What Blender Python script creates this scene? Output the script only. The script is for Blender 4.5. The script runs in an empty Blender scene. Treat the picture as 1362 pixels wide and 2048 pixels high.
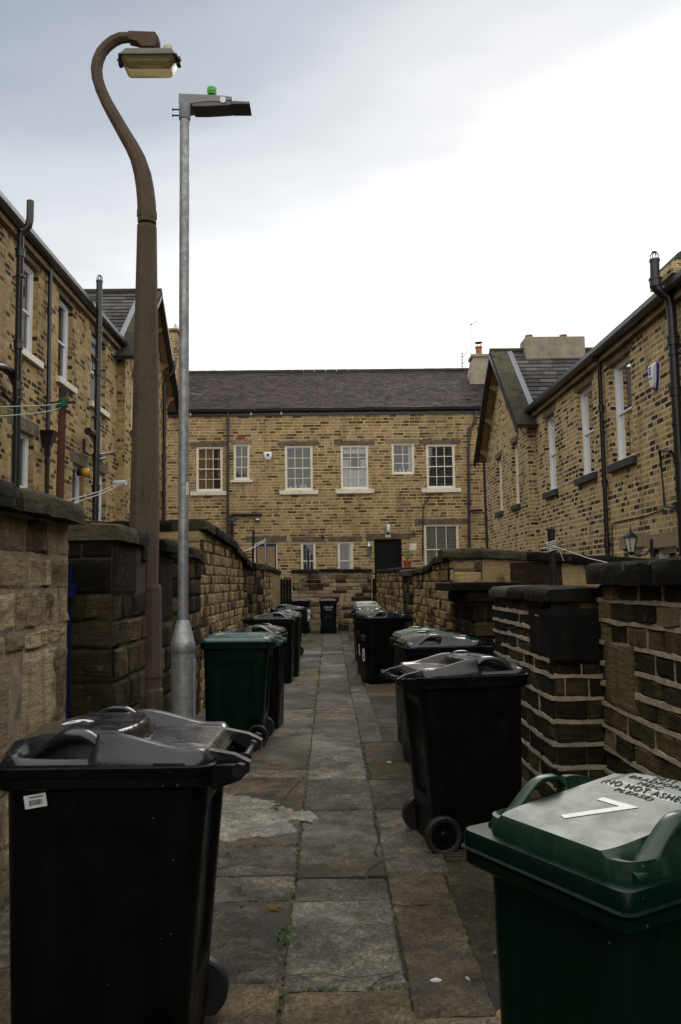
import bpy, math, random
from mathutils import Vector, Matrix, noise, Euler
R = math.radians
rng = random.Random(11)
sc = bpy.context.scene
C = sc.collection
H = 1.55                      # eye height
F = 1593.0                    # focal length in pixels of the full photo
YAW, PITCH, ROLL = R(0.83), R(5.05), R(-0.8)

# ------------------------------------------------------------------ camera
cam_d = bpy.data.cameras.new('camera'); cam = bpy.data.objects.new('camera', cam_d); C.objects.link(cam)
cam_d.sensor_fit = 'VERTICAL'; cam_d.sensor_height = 36; cam_d.sensor_width = 24
cam_d.lens = 36 * F / 2048
cam_d.clip_start = .05; cam_d.clip_end = 2000
RM = Matrix.Rotation(-YAW, 3, 'Z') @ Matrix.Rotation(math.pi/2 + PITCH, 3, 'X') @ Matrix.Rotation(ROLL, 3, 'Z')
cam.location = (0, 0, H); cam.rotation_euler = RM.to_euler()
sc.camera = cam

def ray(px, py): return RM @ Vector(((px - 681)/F, -(py - 1024)/F, -1))
def atY(px, py, Y): r = ray(px, py); return r * (Y / r.y) + Vector((0, 0, H))
def atX(px, py, X): r = ray(px, py); return r * (X / r.x) + Vector((0, 0, H))
def atZ(px, py, z=0): r = ray(px, py); return r * ((z - H) / r.z) + Vector((0, 0, H))

# ------------------------------------------------------------------ mesh helper
class MB:
    def __init__(s): s.v = []; s.f = []; s.m = []; s.a = []; s.sm = []
    def quad(s, pts, m=0, a=.5, smooth=False):
        b = len(s.v); s.v += [tuple(p) for p in pts]; s.f.append(tuple(range(b, b+len(pts)))); s.m.append(m); s.a.append(a); s.sm.append(smooth)
    def add(s, vs, fs, m=0, a=.5, smooth=False):
        b = len(s.v); s.v += [tuple(p) for p in vs]
        for f in fs: s.f.append(tuple(i+b for i in f)); s.m.append(m); s.a.append(a); s.sm.append(smooth)
    def box(s, x0, x1, y0, y1, z0, z1, m=0, a=.5):
        v = [(x, y, z) for x in (x0, x1) for y in (y0, y1) for z in (z0, z1)]
        s.add(v, [(0,1,3,2),(4,6,7,5),(0,4,5,1),(2,3,7,6),(0,2,6,4),(1,5,7,3)], m, a)
    def tube(s, pts, r, n=10, m=0, a=.5, cap=True, smooth=True):
        pts = [Vector(p) for p in pts]
        if not hasattr(r, '__len__'): r = [r]*len(pts)
        vs = []; up = None
        for i, p in enumerate(pts):
            if i == 0: t = pts[1]-p
            elif i == len(pts)-1: t = p-pts[i-1]
            else: t = (pts[i+1]-p).normalized() + (p-pts[i-1]).normalized()
            t.normalize()
            if up is None: up = Vector((0,0,1)) if abs(t.z) < .9 else Vector((1,0,0))
            e1 = (up - t*up.dot(t)).normalized(); e2 = t.cross(e1); up = e1
            for k in range(n):
                an = 2*math.pi*k/n
                vs.append(p + (e1*math.cos(an) + e2*math.sin(an))*r[i])
        fs = [(i*n+k, i*n+(k+1) % n, (i+1)*n+(k+1) % n, (i+1)*n+k) for i in range(len(pts)-1) for k in range(n)]
        s.add(vs, fs, m, a, smooth)
        if cap:
            b = len(s.v) - len(vs)
            s.f.append(tuple(b+k for k in range(n))[::-1]); s.m.append(m); s.a.append(a); s.sm.append(False)
            s.f.append(tuple(b+(len(pts)-1)*n+k for k in range(n))); s.m.append(m); s.a.append(a); s.sm.append(False)
    def loft(s, rings, m=0, a=.5, cap=(True, True), smooth=True):
        n = len(rings[0]); vs = [p for r in rings for p in r]
        fs = [(i*n+k, i*n+(k+1) % n, (i+1)*n+(k+1) % n, (i+1)*n+k) for i in range(len(rings)-1) for k in range(n)]
        b = len(s.v); s.add(vs, fs, m, a, smooth)
        if cap[0]: s.f.append(tuple(b+k for k in range(n))[::-1]); s.m.append(m); s.a.append(a); s.sm.append(False)
        if cap[1]: s.f.append(tuple(b+(len(rings)-1)*n+k for k in range(n))); s.m.append(m); s.a.append(a); s.sm.append(False)
    def ball(s, c, r, nu=12, nv=8, m=0, sq=(1,1,1)):
        rings = []
        for j in range(1, nv):
            t = math.pi*j/nv
            rings.append([(c[0]+r*sq[0]*math.sin(t)*math.cos(2*math.pi*k/nu), c[1]+r*sq[1]*math.sin(t)*math.sin(2*math.pi*k/nu), c[2]-r*sq[2]*math.cos(t)) for k in range(nu)])
        s.loft(rings, m)
    def build(s, name, mats, parent=None, off=None, sharp=35, bevel=0, solid=0):
        me = bpy.data.meshes.new(name)
        o3 = Vector(off) if off is not None else Vector((0,0,0))
        me.from_pydata([Vector(p)-o3 for p in s.v], [], s.f)
        if not isinstance(mats, (list, tuple)): mats = [mats]
        for mt in mats: me.materials.append(mt)
        me.polygons.foreach_set('material_index', s.m)
        at = me.attributes.new('rnd', 'FLOAT', 'FACE'); at.data.foreach_set('value', [float(x) for x in s.a])
        me.polygons.foreach_set('use_smooth', s.sm)
        me.validate(); me.update()
        if any(s.sm): me.set_sharp_from_angle(angle=R(sharp))
        o = bpy.data.objects.new(name, me); C.objects.link(o)
        if parent: o.parent = parent
        if bevel:
            b = o.modifiers.new('bevel', 'BEVEL'); b.width = bevel; b.segments = 2; b.limit_method = 'ANGLE'; b.angle_limit = R(40)
        if solid:
            b = o.modifiers.new('solid', 'SOLIDIFY'); b.thickness = solid; b.offset = -1
        return o

def tag(o, label=None, cat=None, group=None, kind=None):
    if label: o['label'] = label
    if cat: o['category'] = cat; o['kind'] = 'thing'
    if group: o['group'] = group
    if kind: o['kind'] = kind
    return o
def empty(name, loc, rz=0, label=None, cat=None, group=None):
    o = bpy.data.objects.new(name, None); C.objects.link(o); o.location = loc; o.rotation_euler = (0, 0, rz)
    o.empty_display_size = .2
    return tag(o, label, cat, group)

# ------------------------------------------------------------------ materials
class NT:
    def __init__(s, name):
        s.mat = bpy.data.materials.new(name); s.mat.use_nodes = True; s.t = s.mat.node_tree
        s.b = s.t.nodes['Principled BSDF']
    def n(s, ty, **k):
        nd = s.t.nodes.new(ty)
        for a, v in k.items(): setattr(nd, a, v)
        return nd
    def l(s, a, b): s.t.links.new(a, b)
    def val(s, sock, v):
        if isinstance(v, (int, float, tuple, list)):
            sock.default_value = v if isinstance(v, (int, float)) else (tuple(v) + (1,) if sock.type == 'RGBA' and len(v) == 3 else v)
        else: s.l(v, sock)
    def math(s, op, a, b=0, c=None):
        nd = s.n('ShaderNodeMath', operation=op); s.val(nd.inputs[0], a); s.val(nd.inputs[1], b)
        if c is not None: s.val(nd.inputs[2], c)
        return nd.outputs[0]
    def mix(s, fac, a, b, blend='MIX'):
        nd = s.n('ShaderNodeMix', data_type='RGBA', blend_type=blend)
        s.val(nd.inputs['Factor'], fac); s.val(nd.inputs[6], a); s.val(nd.inputs[7], b); return nd.outputs[2]
    def noise(s, scale, detail=4, vec=None, rough=.55, dim='3D', out=0):
        nd = s.n('ShaderNodeTexNoise', noise_dimensions=dim); nd.inputs['Scale'].default_value = scale; nd.inputs['Detail'].default_value = detail
        nd.inputs['Roughness'].default_value = rough
        if vec is not None: s.l(vec, nd.inputs['Vector'])
        return nd.outputs[out]
    def ramp(s, fac, pts, interp='LINEAR'):
        nd = s.n('ShaderNodeValToRGB'); cr = nd.color_ramp; cr.interpolation = interp
        while len(cr.elements) > 1: cr.elements.remove(cr.elements[-1])
        for i, (p, c) in enumerate(pts):
            e = cr.elements[0] if i == 0 else cr.elements.new(p)
            e.position = p; e.color = (tuple(c) + (1,)) if hasattr(c, '__len__') else (c, c, c, 1)
        s.l(fac, nd.inputs[0]); return nd.outputs[0]
    def mr(s, v, a, b, c=0, d=1):
        nd = s.n('ShaderNodeMapRange'); s.l(v, nd.inputs[0])
        for i, x in enumerate((a, b, c, d)): nd.inputs[i+1].default_value = x
        return nd.outputs[0]
    def bump(s, h, strength=.3, dist=.01, prev=None):
        nd = s.n('ShaderNodeBump'); nd.inputs['Strength'].default_value = strength; nd.inputs['Distance'].default_value = dist
        s.l(h, nd.inputs['Height'])
        if prev is not None: s.l(prev, nd.inputs['Normal'])
        return nd.outputs[0]
    def out(s, col=None, rough=None, normal=None, metal=None, spec=None):
        for k, v in (('Base Color', col), ('Roughness', rough), ('Normal', normal), ('Metallic', metal), ('Specular IOR Level', spec)):
            if v is not None: s.val(s.b.inputs[k], v)
        return s.mat
    def pos(s): return s.n('ShaderNodeNewGeometry').outputs['Position']
    def obj(s): return s.n('ShaderNodeTexCoord').outputs['Object']
    def rnd(s):
        nd = s.n('ShaderNodeAttribute'); nd.attribute_name = 'rnd'; return nd.outputs['Fac']
    def uz(s):
        g = s.n('ShaderNodeNewGeometry'); sp = s.n('ShaderNodeSeparateXYZ'); s.l(g.outputs['Position'], sp.inputs[0])
        sn = s.n('ShaderNodeSeparateXYZ'); s.l(g.outputs['True Normal'], sn.inputs[0])
        k = s.math('GREATER_THAN', s.math('ABSOLUTE', sn.outputs[0]), .5)
        u = s.math('ADD', s.math('MULTIPLY', k, sp.outputs[1]), s.math('MULTIPLY', s.math('SUBTRACT', 1, k), sp.outputs[0]))
        return u, sp.outputs[2], g.outputs['Position']
    def xyz(s, a, b, c=0):
        nd = s.n('ShaderNodeCombineXYZ')
        for i, v in enumerate((a, b, c)): s.val(nd.inputs[i], v)
        return nd.outputs[0]

def facade(name, pal, mortar, soot=.25, row=.108, bw=.30, ms=.011, seed=0, rough_bump=.5):
    t = NT(name); u, z, p = t.uz()
    zz = t.math('ADD', z, t.math('MULTIPLY', t.math('SUBTRACT', t.noise(1.1, 3, t.xyz(seed, z, 0)), .5), .12))
    rowi = t.math('FLOOR', t.math('DIVIDE', zz, row))
    w = t.noise(1.6, 2, t.xyz(u, t.math('MULTIPLY', rowi, 3.71), seed))
    uu = t.math('ADD', t.math('ADD', u, t.math('MULTIPLY', w, .55)), t.math('MULTIPLY', rowi, .137))
    jag = t.math('MULTIPLY', t.math('SUBTRACT', t.noise(30, 3, p), .5), .014)
    br = t.n('ShaderNodeTexBrick'); br.offset = .37; br.offset_frequency = 3; br.squash = .72; br.squash_frequency = 4
    for k, v in (('Color1', (0,0,0,1)), ('Color2', (1,1,1,1)), ('Mortar', (0,0,0,1))): br.inputs[k].default_value = v
    br.inputs['Scale'].default_value = 1; br.inputs['Mortar Size'].default_value = ms; br.inputs['Mortar Smooth'].default_value = .25
    br.inputs['Brick Width'].default_value = bw; br.inputs['Row Height'].default_value = row
    t.l(t.xyz(t.math('ADD', uu, jag), t.math('ADD', zz, jag)), br.inputs['Vector'])
    sootn = t.mr(t.noise(.75, 5, p, .65), .42, .68)
    r = t.math('SUBTRACT', br.outputs['Color'], t.math('MULTIPLY', sootn, soot))
    # break the tone inside each stone
    r = t.math('ADD', r, t.math('MULTIPLY', t.math('SUBTRACT', t.noise(8, 6, p, .65), .5), .7))
    col = t.ramp(r, pal)
    fine = t.mr(t.noise(55, 4, p, .7), .3, .7, .72, 1.2)
    col = t.mix(1, col, t.xyz(fine, fine, fine), 'MULTIPLY')
    streak = t.mr(t.noise(1, 4, t.xyz(t.math('MULTIPLY', u, 2.2), t.math('MULTIPLY', z, .35), seed+3)), .52, .74, 0, .55)
    mo = t.mix(t.mr(t.noise(2.5, 4, p), .4, .7, 0, .5), mortar, tuple(c*.45 for c in mortar))
    col = t.mix(br.outputs['Fac'], col, mo)
    col = t.mix(streak, col, (.045, .036, .024))
    hgt = t.math('SUBTRACT', t.math('ADD', t.math('MULTIPLY', t.noise(22, 5, p, .7), .55), t.math('MULTIPLY', br.outputs['Color'], .25)), t.math('MULTIPLY', br.outputs['Fac'], .8))
    return t.out(col, .9, t.bump(hgt, rough_bump, .02), spec=.25)

PAL = [(0, (.03,.024,.018)), (.03, (.055,.042,.028)), (.10, (.13,.092,.053)), (.22, (.25,.178,.09)), (.5, (.36,.26,.128)), (.8, (.44,.325,.17)), (1, (.33,.225,.105))]
PALB = [(0, (.07,.052,.032)), (.06, (.11,.083,.05)), (.18, (.19,.14,.082)), (.45, (.275,.205,.115)), (.75, (.345,.26,.145)), (1, (.30,.215,.11))]
M = {}
M['facade_left'] = facade('sandstone_sooty', PAL, (.42,.29,.13), soot=.5, bw=.25, row=.105, ms=.016)
M['facade_right'] = facade('sandstone_honey', PAL, (.58,.46,.27), soot=.42, bw=.25, row=.102, seed=7, ms=.017)
M['facade_back'] = facade('sandstone_coursed', PALB, (.55,.39,.19), soot=.34, bw=.34, row=.113, seed=3, ms=.017)

def wallstone(name, pal, moss=0, bump=1.0, lich=.38):
    t = NT(name); p = t.pos(); r = t.rnd()
    layered = t.n('ShaderNodeMapping'); layered.inputs['Scale'].default_value = (2.5, 2.5, 16); t.l(p, layered.inputs[0])
    lay = t.noise(2.2, 5, layered.outputs[0], .65)
    v = t.math('ADD', r, t.math('MULTIPLY', t.math('SUBTRACT', t.noise(5, 6, p, .7), .5), .6))
    v = t.math('ADD', v, t.math('MULTIPLY', t.math('SUBTRACT', lay, .5), .25))
    col = t.ramp(v, pal)
    f = t.mr(t.noise(70, 5, p, .75), .3, .7, .6, 1.3)
    col = t.mix(1, col, t.xyz(f, f, f), 'MULTIPLY')
    black = t.mr(t.noise(2.3, 6, p, .72), .54, .66, 0, .85)
    col = t.mix(black, col, (.014,.012,.009))
    if moss:
        sp = t.n('ShaderNodeSeparateXYZ'); t.l(p, sp.inputs[0])
        low = t.mr(sp.outputs[2], 1.3, .1, .1, 1)
        mm = t.math('MULTIPLY', low, t.mr(t.noise(3.1, 6, p, .7), .46, .66, 0, moss))
        col = t.mix(mm, col, (.055,.06,.014))
    wp = t.n('ShaderNodeMapping'); wp.inputs['Scale'].default_value = (9, 9, 1.1); t.l(p, wp.inputs[0])
    stn = t.mr(t.noise(1, 4, wp.outputs[0]), .55, .72, 0, .5)
    col = t.mix(stn, col, (.03,.025,.018))
    vl = t.n('ShaderNodeTexVoronoi'); vl.inputs['Scale'].default_value = 11; t.l(p, vl.inputs['Vector'])
    spot = t.math('MULTIPLY', t.math('LESS_THAN', t.math('ADD', vl.outputs['Distance'], t.math('MULTIPLY', t.noise(30, 3, p), .3)), .34), t.math('GREATER_THAN', t.noise(2.1, 3, p), .52))
    col = t.mix(t.math('MULTIPLY', spot, lich), col, (.15,.14,.095))
    h = t.math('ADD', t.math('MULTIPLY', lay, .6), t.math('MULTIPLY', t.noise(28, 6, p, .75), .5))
    return t.out(col, t.mr(t.noise(6, 3, p), .3, .7, .8, 1), t.bump(h, bump, .03), spec=.12)
WP = [(0, (.02,.016,.011)), (.16, (.08,.062,.04)), (.4, (.26,.20,.122)), (.7, (.39,.31,.19)), (1, (.48,.39,.25))]
WPD = [(0, (.009,.008,.006)), (.3, (.024,.019,.012)), (.55, (.075,.056,.029)), (.8, (.155,.118,.06)), (1, (.23,.178,.095))]
M['wall'] = wallstone('rubble_stone', WP, .75)
M['wall_far'] = wallstone('rubble_stone_light', [(0,(.03,.022,.014)), (.2,(.13,.09,.045)), (.5,(.30,.215,.11)), (1,(.45,.34,.18))], .3, .9)
M['wall_dark'] = wallstone('sooty_stone', WPD, .8)
M['black_slab'] = wallstone('black_slab', [(0,(.008,.008,.008)), (.6,(.016,.015,.013)), (1,(.05,.045,.032))], .3, .35, 0)
M['coping'] = wallstone('coping_stone', [(0,(.007,.007,.006)), (.5,(.016,.015,.012)), (.8,(.035,.031,.02)), (1,(.10,.088,.055))], .4, 1.0)
def simple(name, col, rough=.6, metal=0, nz=0, ns=20, bump=0, spec=.5, dirt=None):
    t = NT(name); c = col
    if nz or dirt:
        p = t.obj(); f = t.mr(t.noise(ns, 5, p, .65), .3, .7, 1-nz, 1+nz)
        c = t.mix(1, col, t.xyz(f, f, f), 'MULTIPLY')
        if dirt: c = t.mix(t.mr(t.noise(ns*.35, 6, p, .7), .5, .7, 0, .8), c, dirt)
    nm = t.bump(t.noise(ns*2, 5, t.obj(), .7), bump, .01) if bump else None
    return t.out(c, rough, nm, metal, spec)
M['mortar'] = simple('mortar', (.27,.22,.155), .95, nz=.4, ns=14, bump=.6, dirt=(.05,.042,.03))
M['mortar_light'] = simple('lime_mortar', (.34,.295,.22), .9, nz=.35, ns=18, bump=.5, dirt=(.15,.125,.09))
M['mortar_dark'] = simple('dark_mortar', (.035,.028,.02), .95, nz=.4, ns=14, bump=.6)
M['lintel'] = simple('lintel_stone', (.11,.086,.057), .9, nz=.5, ns=5, bump=.3, dirt=(.03,.025,.018))
M['lintel_pale'] = simple('lintel_stone_pale', (.21,.165,.11), .9, nz=.3, ns=5, bump=.3)
M['render'] = simple('cement_render', (.25,.225,.165), .9, nz=.25, ns=4, bump=.4, dirt=(.13,.115,.08))
M['white'] = simple('white_paint', (.72,.67,.54), .45, nz=.06, ns=6)
M['white_pvc'] = simple('white_gloss', (.72,.74,.76), .35)
M['sill_white'] = simple('painted_sill', (.68,.64,.54), .6, nz=.1, ns=9, dirt=(.4,.36,.28))
M['sill_dark'] = simple('dark_sill', (.032,.032,.034), .65, nz=.3, ns=9)
M['black_pvc'] = simple('black_pvc', (.011,.011,.013), .3, nz=.2, ns=9)
M['gutter'] = simple('gutter_black', (.012,.012,.014), .35, nz=.3, ns=6)
M['lead'] = simple('lead', (.16,.17,.19), .5, .3, nz=.2)
M['cornice'] = simple('cornice_stone', (.20,.145,.075), .85, nz=.35, ns=4, dirt=(.06,.045,.03))
M['timber'] = simple('stained_timber', (.26,.17,.085), .7, nz=.3, ns=8)
M['terracotta'] = simple('terracotta', (.28,.11,.05), .8, nz=.3, ns=10)
M['rust'] = simple('rusty_iron', (.09,.03,.018), .75, .3, nz=.4, ns=18, bump=.3, dirt=(.04,.015,.01))
M['iron'] = simple('dark_iron', (.015,.015,.016), .5, .4, nz=.3)
M['blue'] = simple('blue_paint', (.004,.011,.085), .5, nz=.2)
M['blue_plastic'] = simple('blue_plastic', (.01,.09,.16), .4)
M['amber'] = simple('amber_shade', (.5,.25,.03), .3)
M['black_paint'] = simple('black_door_paint', (.004,.004,.005), .6, spec=.15)
M['rubber'] = simple('rubber', (.010,.010,.010), .6, nz=.3)
M['wire'] = simple('white_wire', (.5,.5,.48), .5)
M['wire_green'] = simple('green_wire', (.02,.18,.10), .5)
M['steel'] = simple('bare_steel', (.4,.4,.4), .35, .9)
M['red'] = simple('red_brick', (.16,.035,.022), .85, nz=.3)
M['bulb'] = simple('frosted_glass', (.55,.55,.5), .2)
M['print'] = simple('white_print', (.62,.63,.64), .5, nz=.15, ns=40)
M['print_dim'] = simple('faded_print', (.22,.23,.24), .6)
M['ink'] = simple('black_ink', (.02,.02,.02), .6)
M['blue_ink'] = simple('blue_ink', (.02,.03,.3), .5)
M['plastic_bag'] = simple('plastic_bag', (.45,.45,.47), .35)
M['curtain'] = simple('curtain_brown', (.50,.32,.19), .9, nz=.2)
M['net'] = simple('net_curtain', (.7,.72,.75), .9)
M['blind'] = simple('blind_slat', (.62,.60,.54), .6)
M['room'] = simple('dim_interior', (.05,.053,.062), .9)
M['leaf'] = simple('leaf', (.06,.12,.02), .5, nz=.3, ns=30)
M['moss'] = simple('moss', (.03,.042,.009), .9, nz=.4, ns=40)
M['sand'] = simple('sand', (.22,.13,.045), .95, nz=.2, ns=60, bump=.4)
M['litter'] = simple('litter', (.5,.48,.44), .7)

def glass():
    t = NT('window_glass'); t.t.nodes.remove(t.b)
    tr = t.n('ShaderNodeBsdfTransparent'); tr.inputs[0].default_value = (.82,.86,.88,1)
    gl = t.n('ShaderNodeBsdfGlossy'); gl.inputs['Roughness'].default_value = .04
    g = t.n('ShaderNodeFresnel'); g.inputs[0].default_value = 1.45
    nz = t.bump(t.noise(3, 2, t.pos()), .06, .01); t.l(nz, gl.inputs['Normal'])
    mx = t.n('ShaderNodeMixShader'); t.l(t.math('ADD', g.outputs[0], .05), mx.inputs[0]); t.l(tr.outputs[0], mx.inputs[1]); t.l(gl.outputs[0], mx.inputs[2])
    t.l(mx.outputs[0], t.t.nodes['Material Output'].inputs[0]); return t.mat
M['glass'] = glass()

def slate(name, c1, c2, c3):
    t = NT(name); p = t.pos(); r = t.rnd()
    v = t.math('ADD', r, t.math('MULTIPLY', t.math('SUBTRACT', t.noise(1.2, 5, p), .5), .9))
    col = t.ramp(v, [(0, c1), (.5, c2), (1, c3)])
    lich = t.mr(t.noise(3.5, 7, p, .75), .56, .68, 0, .5)
    col = t.mix(lich, col, (.06,.055,.045))
    h = t.noise(18, 5, p, .7)
    return t.out(col, t.mr(t.noise(8, 3, p), .3, .7, .55, .85), t.bump(h, .5, .012), spec=.22)
M['slate_purple'] = slate('slate_purple', (.017,.012,.012), (.034,.023,.024), (.06,.045,.044))
M['slate_grey'] = slate('slate_grey', (.028,.028,.030), (.06,.057,.058), (.10,.097,.095))
M['verge'] = wallstone('verge_stone', [(0,(.02,.02,.016)), (.6,(.055,.052,.035)), (1,(.10,.095,.06))], 0, .4)

def plastic(name, col, dust, rough=.33, dustk=.35, wet=0, spec=.5):
    t = NT(name); p = t.obj()
    oi = t.n('ShaderNodeObjectInfo')
    g = t.n('ShaderNodeNewGeometry'); sn = t.n('ShaderNodeSeparateXYZ'); t.l(g.outputs['Normal'], sn.inputs[0])
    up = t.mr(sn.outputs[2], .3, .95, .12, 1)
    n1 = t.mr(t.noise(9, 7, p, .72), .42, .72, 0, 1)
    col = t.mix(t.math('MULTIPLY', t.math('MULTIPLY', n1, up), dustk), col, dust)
    ms = t.n('ShaderNodeMapping'); ms.inputs['Scale'].default_value = (14, 14, 1.6); t.l(p, ms.inputs[0])
    st = t.mr(t.noise(1.5, 5, ms.outputs[0], .7), .5, .75, 0, .22)
    col = t.mix(st, col, tuple(c*1.9+.006 for c in dust[:3]) if False else dust)
    vo = t.n('ShaderNodeTexVoronoi'); vo.inputs['Scale'].default_value = 22; t.l(p, vo.inputs['Vector'])
    sp = t.math('MULTIPLY', t.math('LESS_THAN', vo.outputs['Distance'], .055), t.math('GREATER_THAN', t.noise(4, 1, p), .56))
    col = t.mix(t.math('MULTIPLY', sp, .5), col, (.16,.16,.15))
    rg = t.math('ADD', t.math('MULTIPLY', n1, .28), rough)
    nm = t.bump(t.noise(160, 3, p), .12, .002)
    nm = t.bump(t.noise(5, 3, p), .10, .02, nm)
    if wet: t.b.inputs['Coat Weight'].default_value = wet; t.b.inputs['Coat Roughness'].default_value = .06; t.b.inputs['Coat IOR'].default_value = 1.45
    return t.out(col, rg, nm, spec=.45 if wet else .14)
M['bin_black'] = plastic('bin_plastic_black', (.0022,.0025,.0038), (.012,.013,.016), .3, .25)
M['lid_black'] = plastic('lid_plastic_black', (.0055,.007,.0105), (.028,.032,.042), .19, .35, .3)
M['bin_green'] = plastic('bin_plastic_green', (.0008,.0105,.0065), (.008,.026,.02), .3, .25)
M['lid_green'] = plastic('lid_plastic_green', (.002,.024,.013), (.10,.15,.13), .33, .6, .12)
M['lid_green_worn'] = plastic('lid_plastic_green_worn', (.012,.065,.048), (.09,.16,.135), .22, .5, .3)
M['emboss'] = simple('embossed_print', (.04,.06,.052), .8, spec=.1)

def aggregate():
    t = NT('concrete_aggregate'); p = t.obj()
    vo = t.n('ShaderNodeTexVoronoi'); vo.inputs['Scale'].default_value = 190; t.l(p, vo.inputs['Vector'])
    col = t.ramp(vo.outputs['Color'], [(0,(.06,.045,.034)), (.5,(.10,.076,.058)), (1,(.155,.122,.096))])
    col = t.mix(t.mr(t.noise(2.5, 6, p, .7), .5, .68, 0, .55), col, (.045,.037,.026))
    ms = t.n('ShaderNodeMapping'); ms.inputs['Scale'].default_value = (10, 10, .7); t.l(p, ms.inputs[0])
    col = t.mix(t.mr(t.noise(1.2, 5, ms.outputs[0], .7), .55, .72, 0, .7), col, (.05,.035,.028))
    h = t.math('ADD', vo.outputs['Distance'], t.noise(12, 4, p))
    return t.out(col, .9, t.bump(h, .5, .006), spec=.25)
M['aggregate'] = aggregate()
def galv():
    t = NT('galvanised_steel'); p = t.obj()
    vo = t.n('ShaderNodeTexVoronoi'); vo.inputs['Scale'].default_value = 30; t.l(p, vo.inputs['Vector'])
    v = t.math('ADD', t.math('MULTIPLY', vo.outputs['Color'], .35), t.math('MULTIPLY', t.noise(4, 6, p, .7), .8))
    col = t.ramp(v, [(.2,(.15,.17,.18)), (.55,(.27,.29,.30)), (.85,(.42,.44,.45))])
    return t.out(col, t.mr(t.noise(9, 4, p), .3, .7, .38, .62), None, .55)
M['galv'] = galv()
def pave(name, pal, wet=.5, sc1=1.5, spk=.25, dark=.5, ribs=0, bumpk=.5):
    t = NT(name); p = t.pos(); r = t.rnd()
    v = t.math('ADD', t.math('MULTIPLY', r, .34), t.math('MULTIPLY', t.mr(t.noise(sc1, 8, p, .72), .3, .7), .66))
    col = t.ramp(v, pal)
    f = t.mr(t.noise(120, 4, p, .8), .32, .68, 1-spk, 1+spk)
    col = t.mix(1, col, t.xyz(f, f, f), 'MULTIPLY')
    vo = t.n('ShaderNodeTexVoronoi'); vo.inputs['Scale'].default_value = 75; t.l(p, vo.inputs['Vector'])
    ch = t.mr(t.math('MULTIPLY', vo.outputs['Color'], 1), .15, .95, .55, 1.75); col = t.mix(.8, col, t.xyz(ch, ch, ch), 'MULTIPLY')
    med = t.mr(t.noise(13, 5, p, .75), .35, .65, .6, 1.45); col = t.mix(.8, col, t.xyz(med, med, med), 'MULTIPLY')
    blot = t.mr(t.noise(3.3, 7, p, .72), .5, .62, 0, dark)
    col = t.mix(blot, col, (.02,.018,.015))
    col = t.mix(t.mr(t.noise(1.7, 6, t.xyz(t.math('ADD', r, 0), 0, 0) if False else p, .8), .56, .7, 0, .5), col, (.07,.046,.018))
    gm = t.mr(t.noise(2.4, 7, p, .75), .56, .68, 0, .55); col = t.mix(gm, col, (.038,.04,.012))
    wn = t.noise(1.1, 5, p, .6)
    col = t.mix(t.mr(t.noise(.9, 5, p, .7), .45, .62, 0, .45), col, (.03,.031,.03))
    rough = t.mr(wn, .34, .5, .85-wet*.5, .92)
    h = t.math('ADD', t.math('MULTIPLY', t.noise(9, 5, p, .7), .6), t.math('MULTIPLY', t.noise(90, 4, p, .8), .35))
    if ribs:
        sp = t.n('ShaderNodeSeparateXYZ'); t.l(p, sp.inputs[0])
        rb = t.math('SINE', t.math('MULTIPLY', sp.outputs[1], ribs))
        h = t.math('ADD', h, t.math('MULTIPLY', rb, .35))
    return t.out(col, rough, t.bump(h, bumpk, .03), spec=.32)
M['pave'] = pave('wet_flagstone', [(.2,(.024,.021,.017)), (.42,(.056,.048,.037)), (.62,(.10,.086,.065)), (.9,(.18,.153,.115))], .75, 2.2, .5, .75, bumpk=.8)
M['pave_mid'] = pave('pale_grey_flagstone', [(.2,(.032,.028,.023)), (.42,(.070,.062,.049)), (.62,(.115,.102,.081)), (.9,(.20,.178,.143))], .8, 2.4, .45, .6, bumpk=.8)
M['pave_tan'] = pave('tan_concrete', [(.2,(.028,.022,.012)), (.5,(.078,.059,.032)), (.85,(.16,.124,.07))], .45, 2.0, .5, .7, bumpk=.8)
M['pave_rib'] = pave('ribbed_concrete', [(.2,(.025,.02,.01)), (.5,(.06,.048,.022)), (.8,(.10,.08,.04))], .2, ribs=150, bumpk=1)
M['asphalt'] = pave('asphalt', [(.3,(.012,.011,.009)), (.5,(.032,.026,.018)), (.66,(.11,.072,.036))], .45, 38, .8, .3, bumpk=.9)
M['cement'] = pave('smooth_cement', [(.2,(.10,.092,.076)), (.5,(.175,.162,.135)), (.8,(.25,.235,.195))], .5, 2, .12, .12, bumpk=.35)
M['soil'] = pave('damp_soil', [(.2,(.010,.009,.005)), (.5,(.022,.018,.009)), (.8,(.04,.036,.014))], .1, 6, .4, .3, bumpk=.9)
# ------------------------------------------------------------------ ground
def ss(a, b, x):
    t = max(0, min(1, (x-a)/(b-a))); return t*t*(3-2*t)
g = MB()
ys = [-3 + i*.25 for i in range(120)] + [27, 28, 60, 150, 400]
xs = [-400, -60, -8, -1.9] + [-1.7+i*.2 for i in range(19)] + [2.1, 8, 60, 400]
gv = []
for y in ys:
    for x in xs:
        z = .004 + .006*noise.noise(Vector((x*1.5, y*1.5, 0))) if (-2 < x < 2 and -3 < y < 27) else -.02
        gv.append((x, y, z))
gf = [(j*len(xs)+i, j*len(xs)+i+1, (j+1)*len(xs)+i+1, (j+1)*len(xs)+i) for j in range(len(ys)-1) for i in range(len(xs)-1)]
g.add(gv, gf, smooth=True)
g.v += [(-400,-3,-.02),(400,-3,-.02),(400,-400,-.02),(-400,-400,-.02)]; n0 = len(g.v); g.f.append((n0-1,n0-2,n0-3,n0-4)); g.m.append(0); g.a.append(.5); g.sm.append(False)
tag(g.build('ground', M['soil']), kind='structure')
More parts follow.
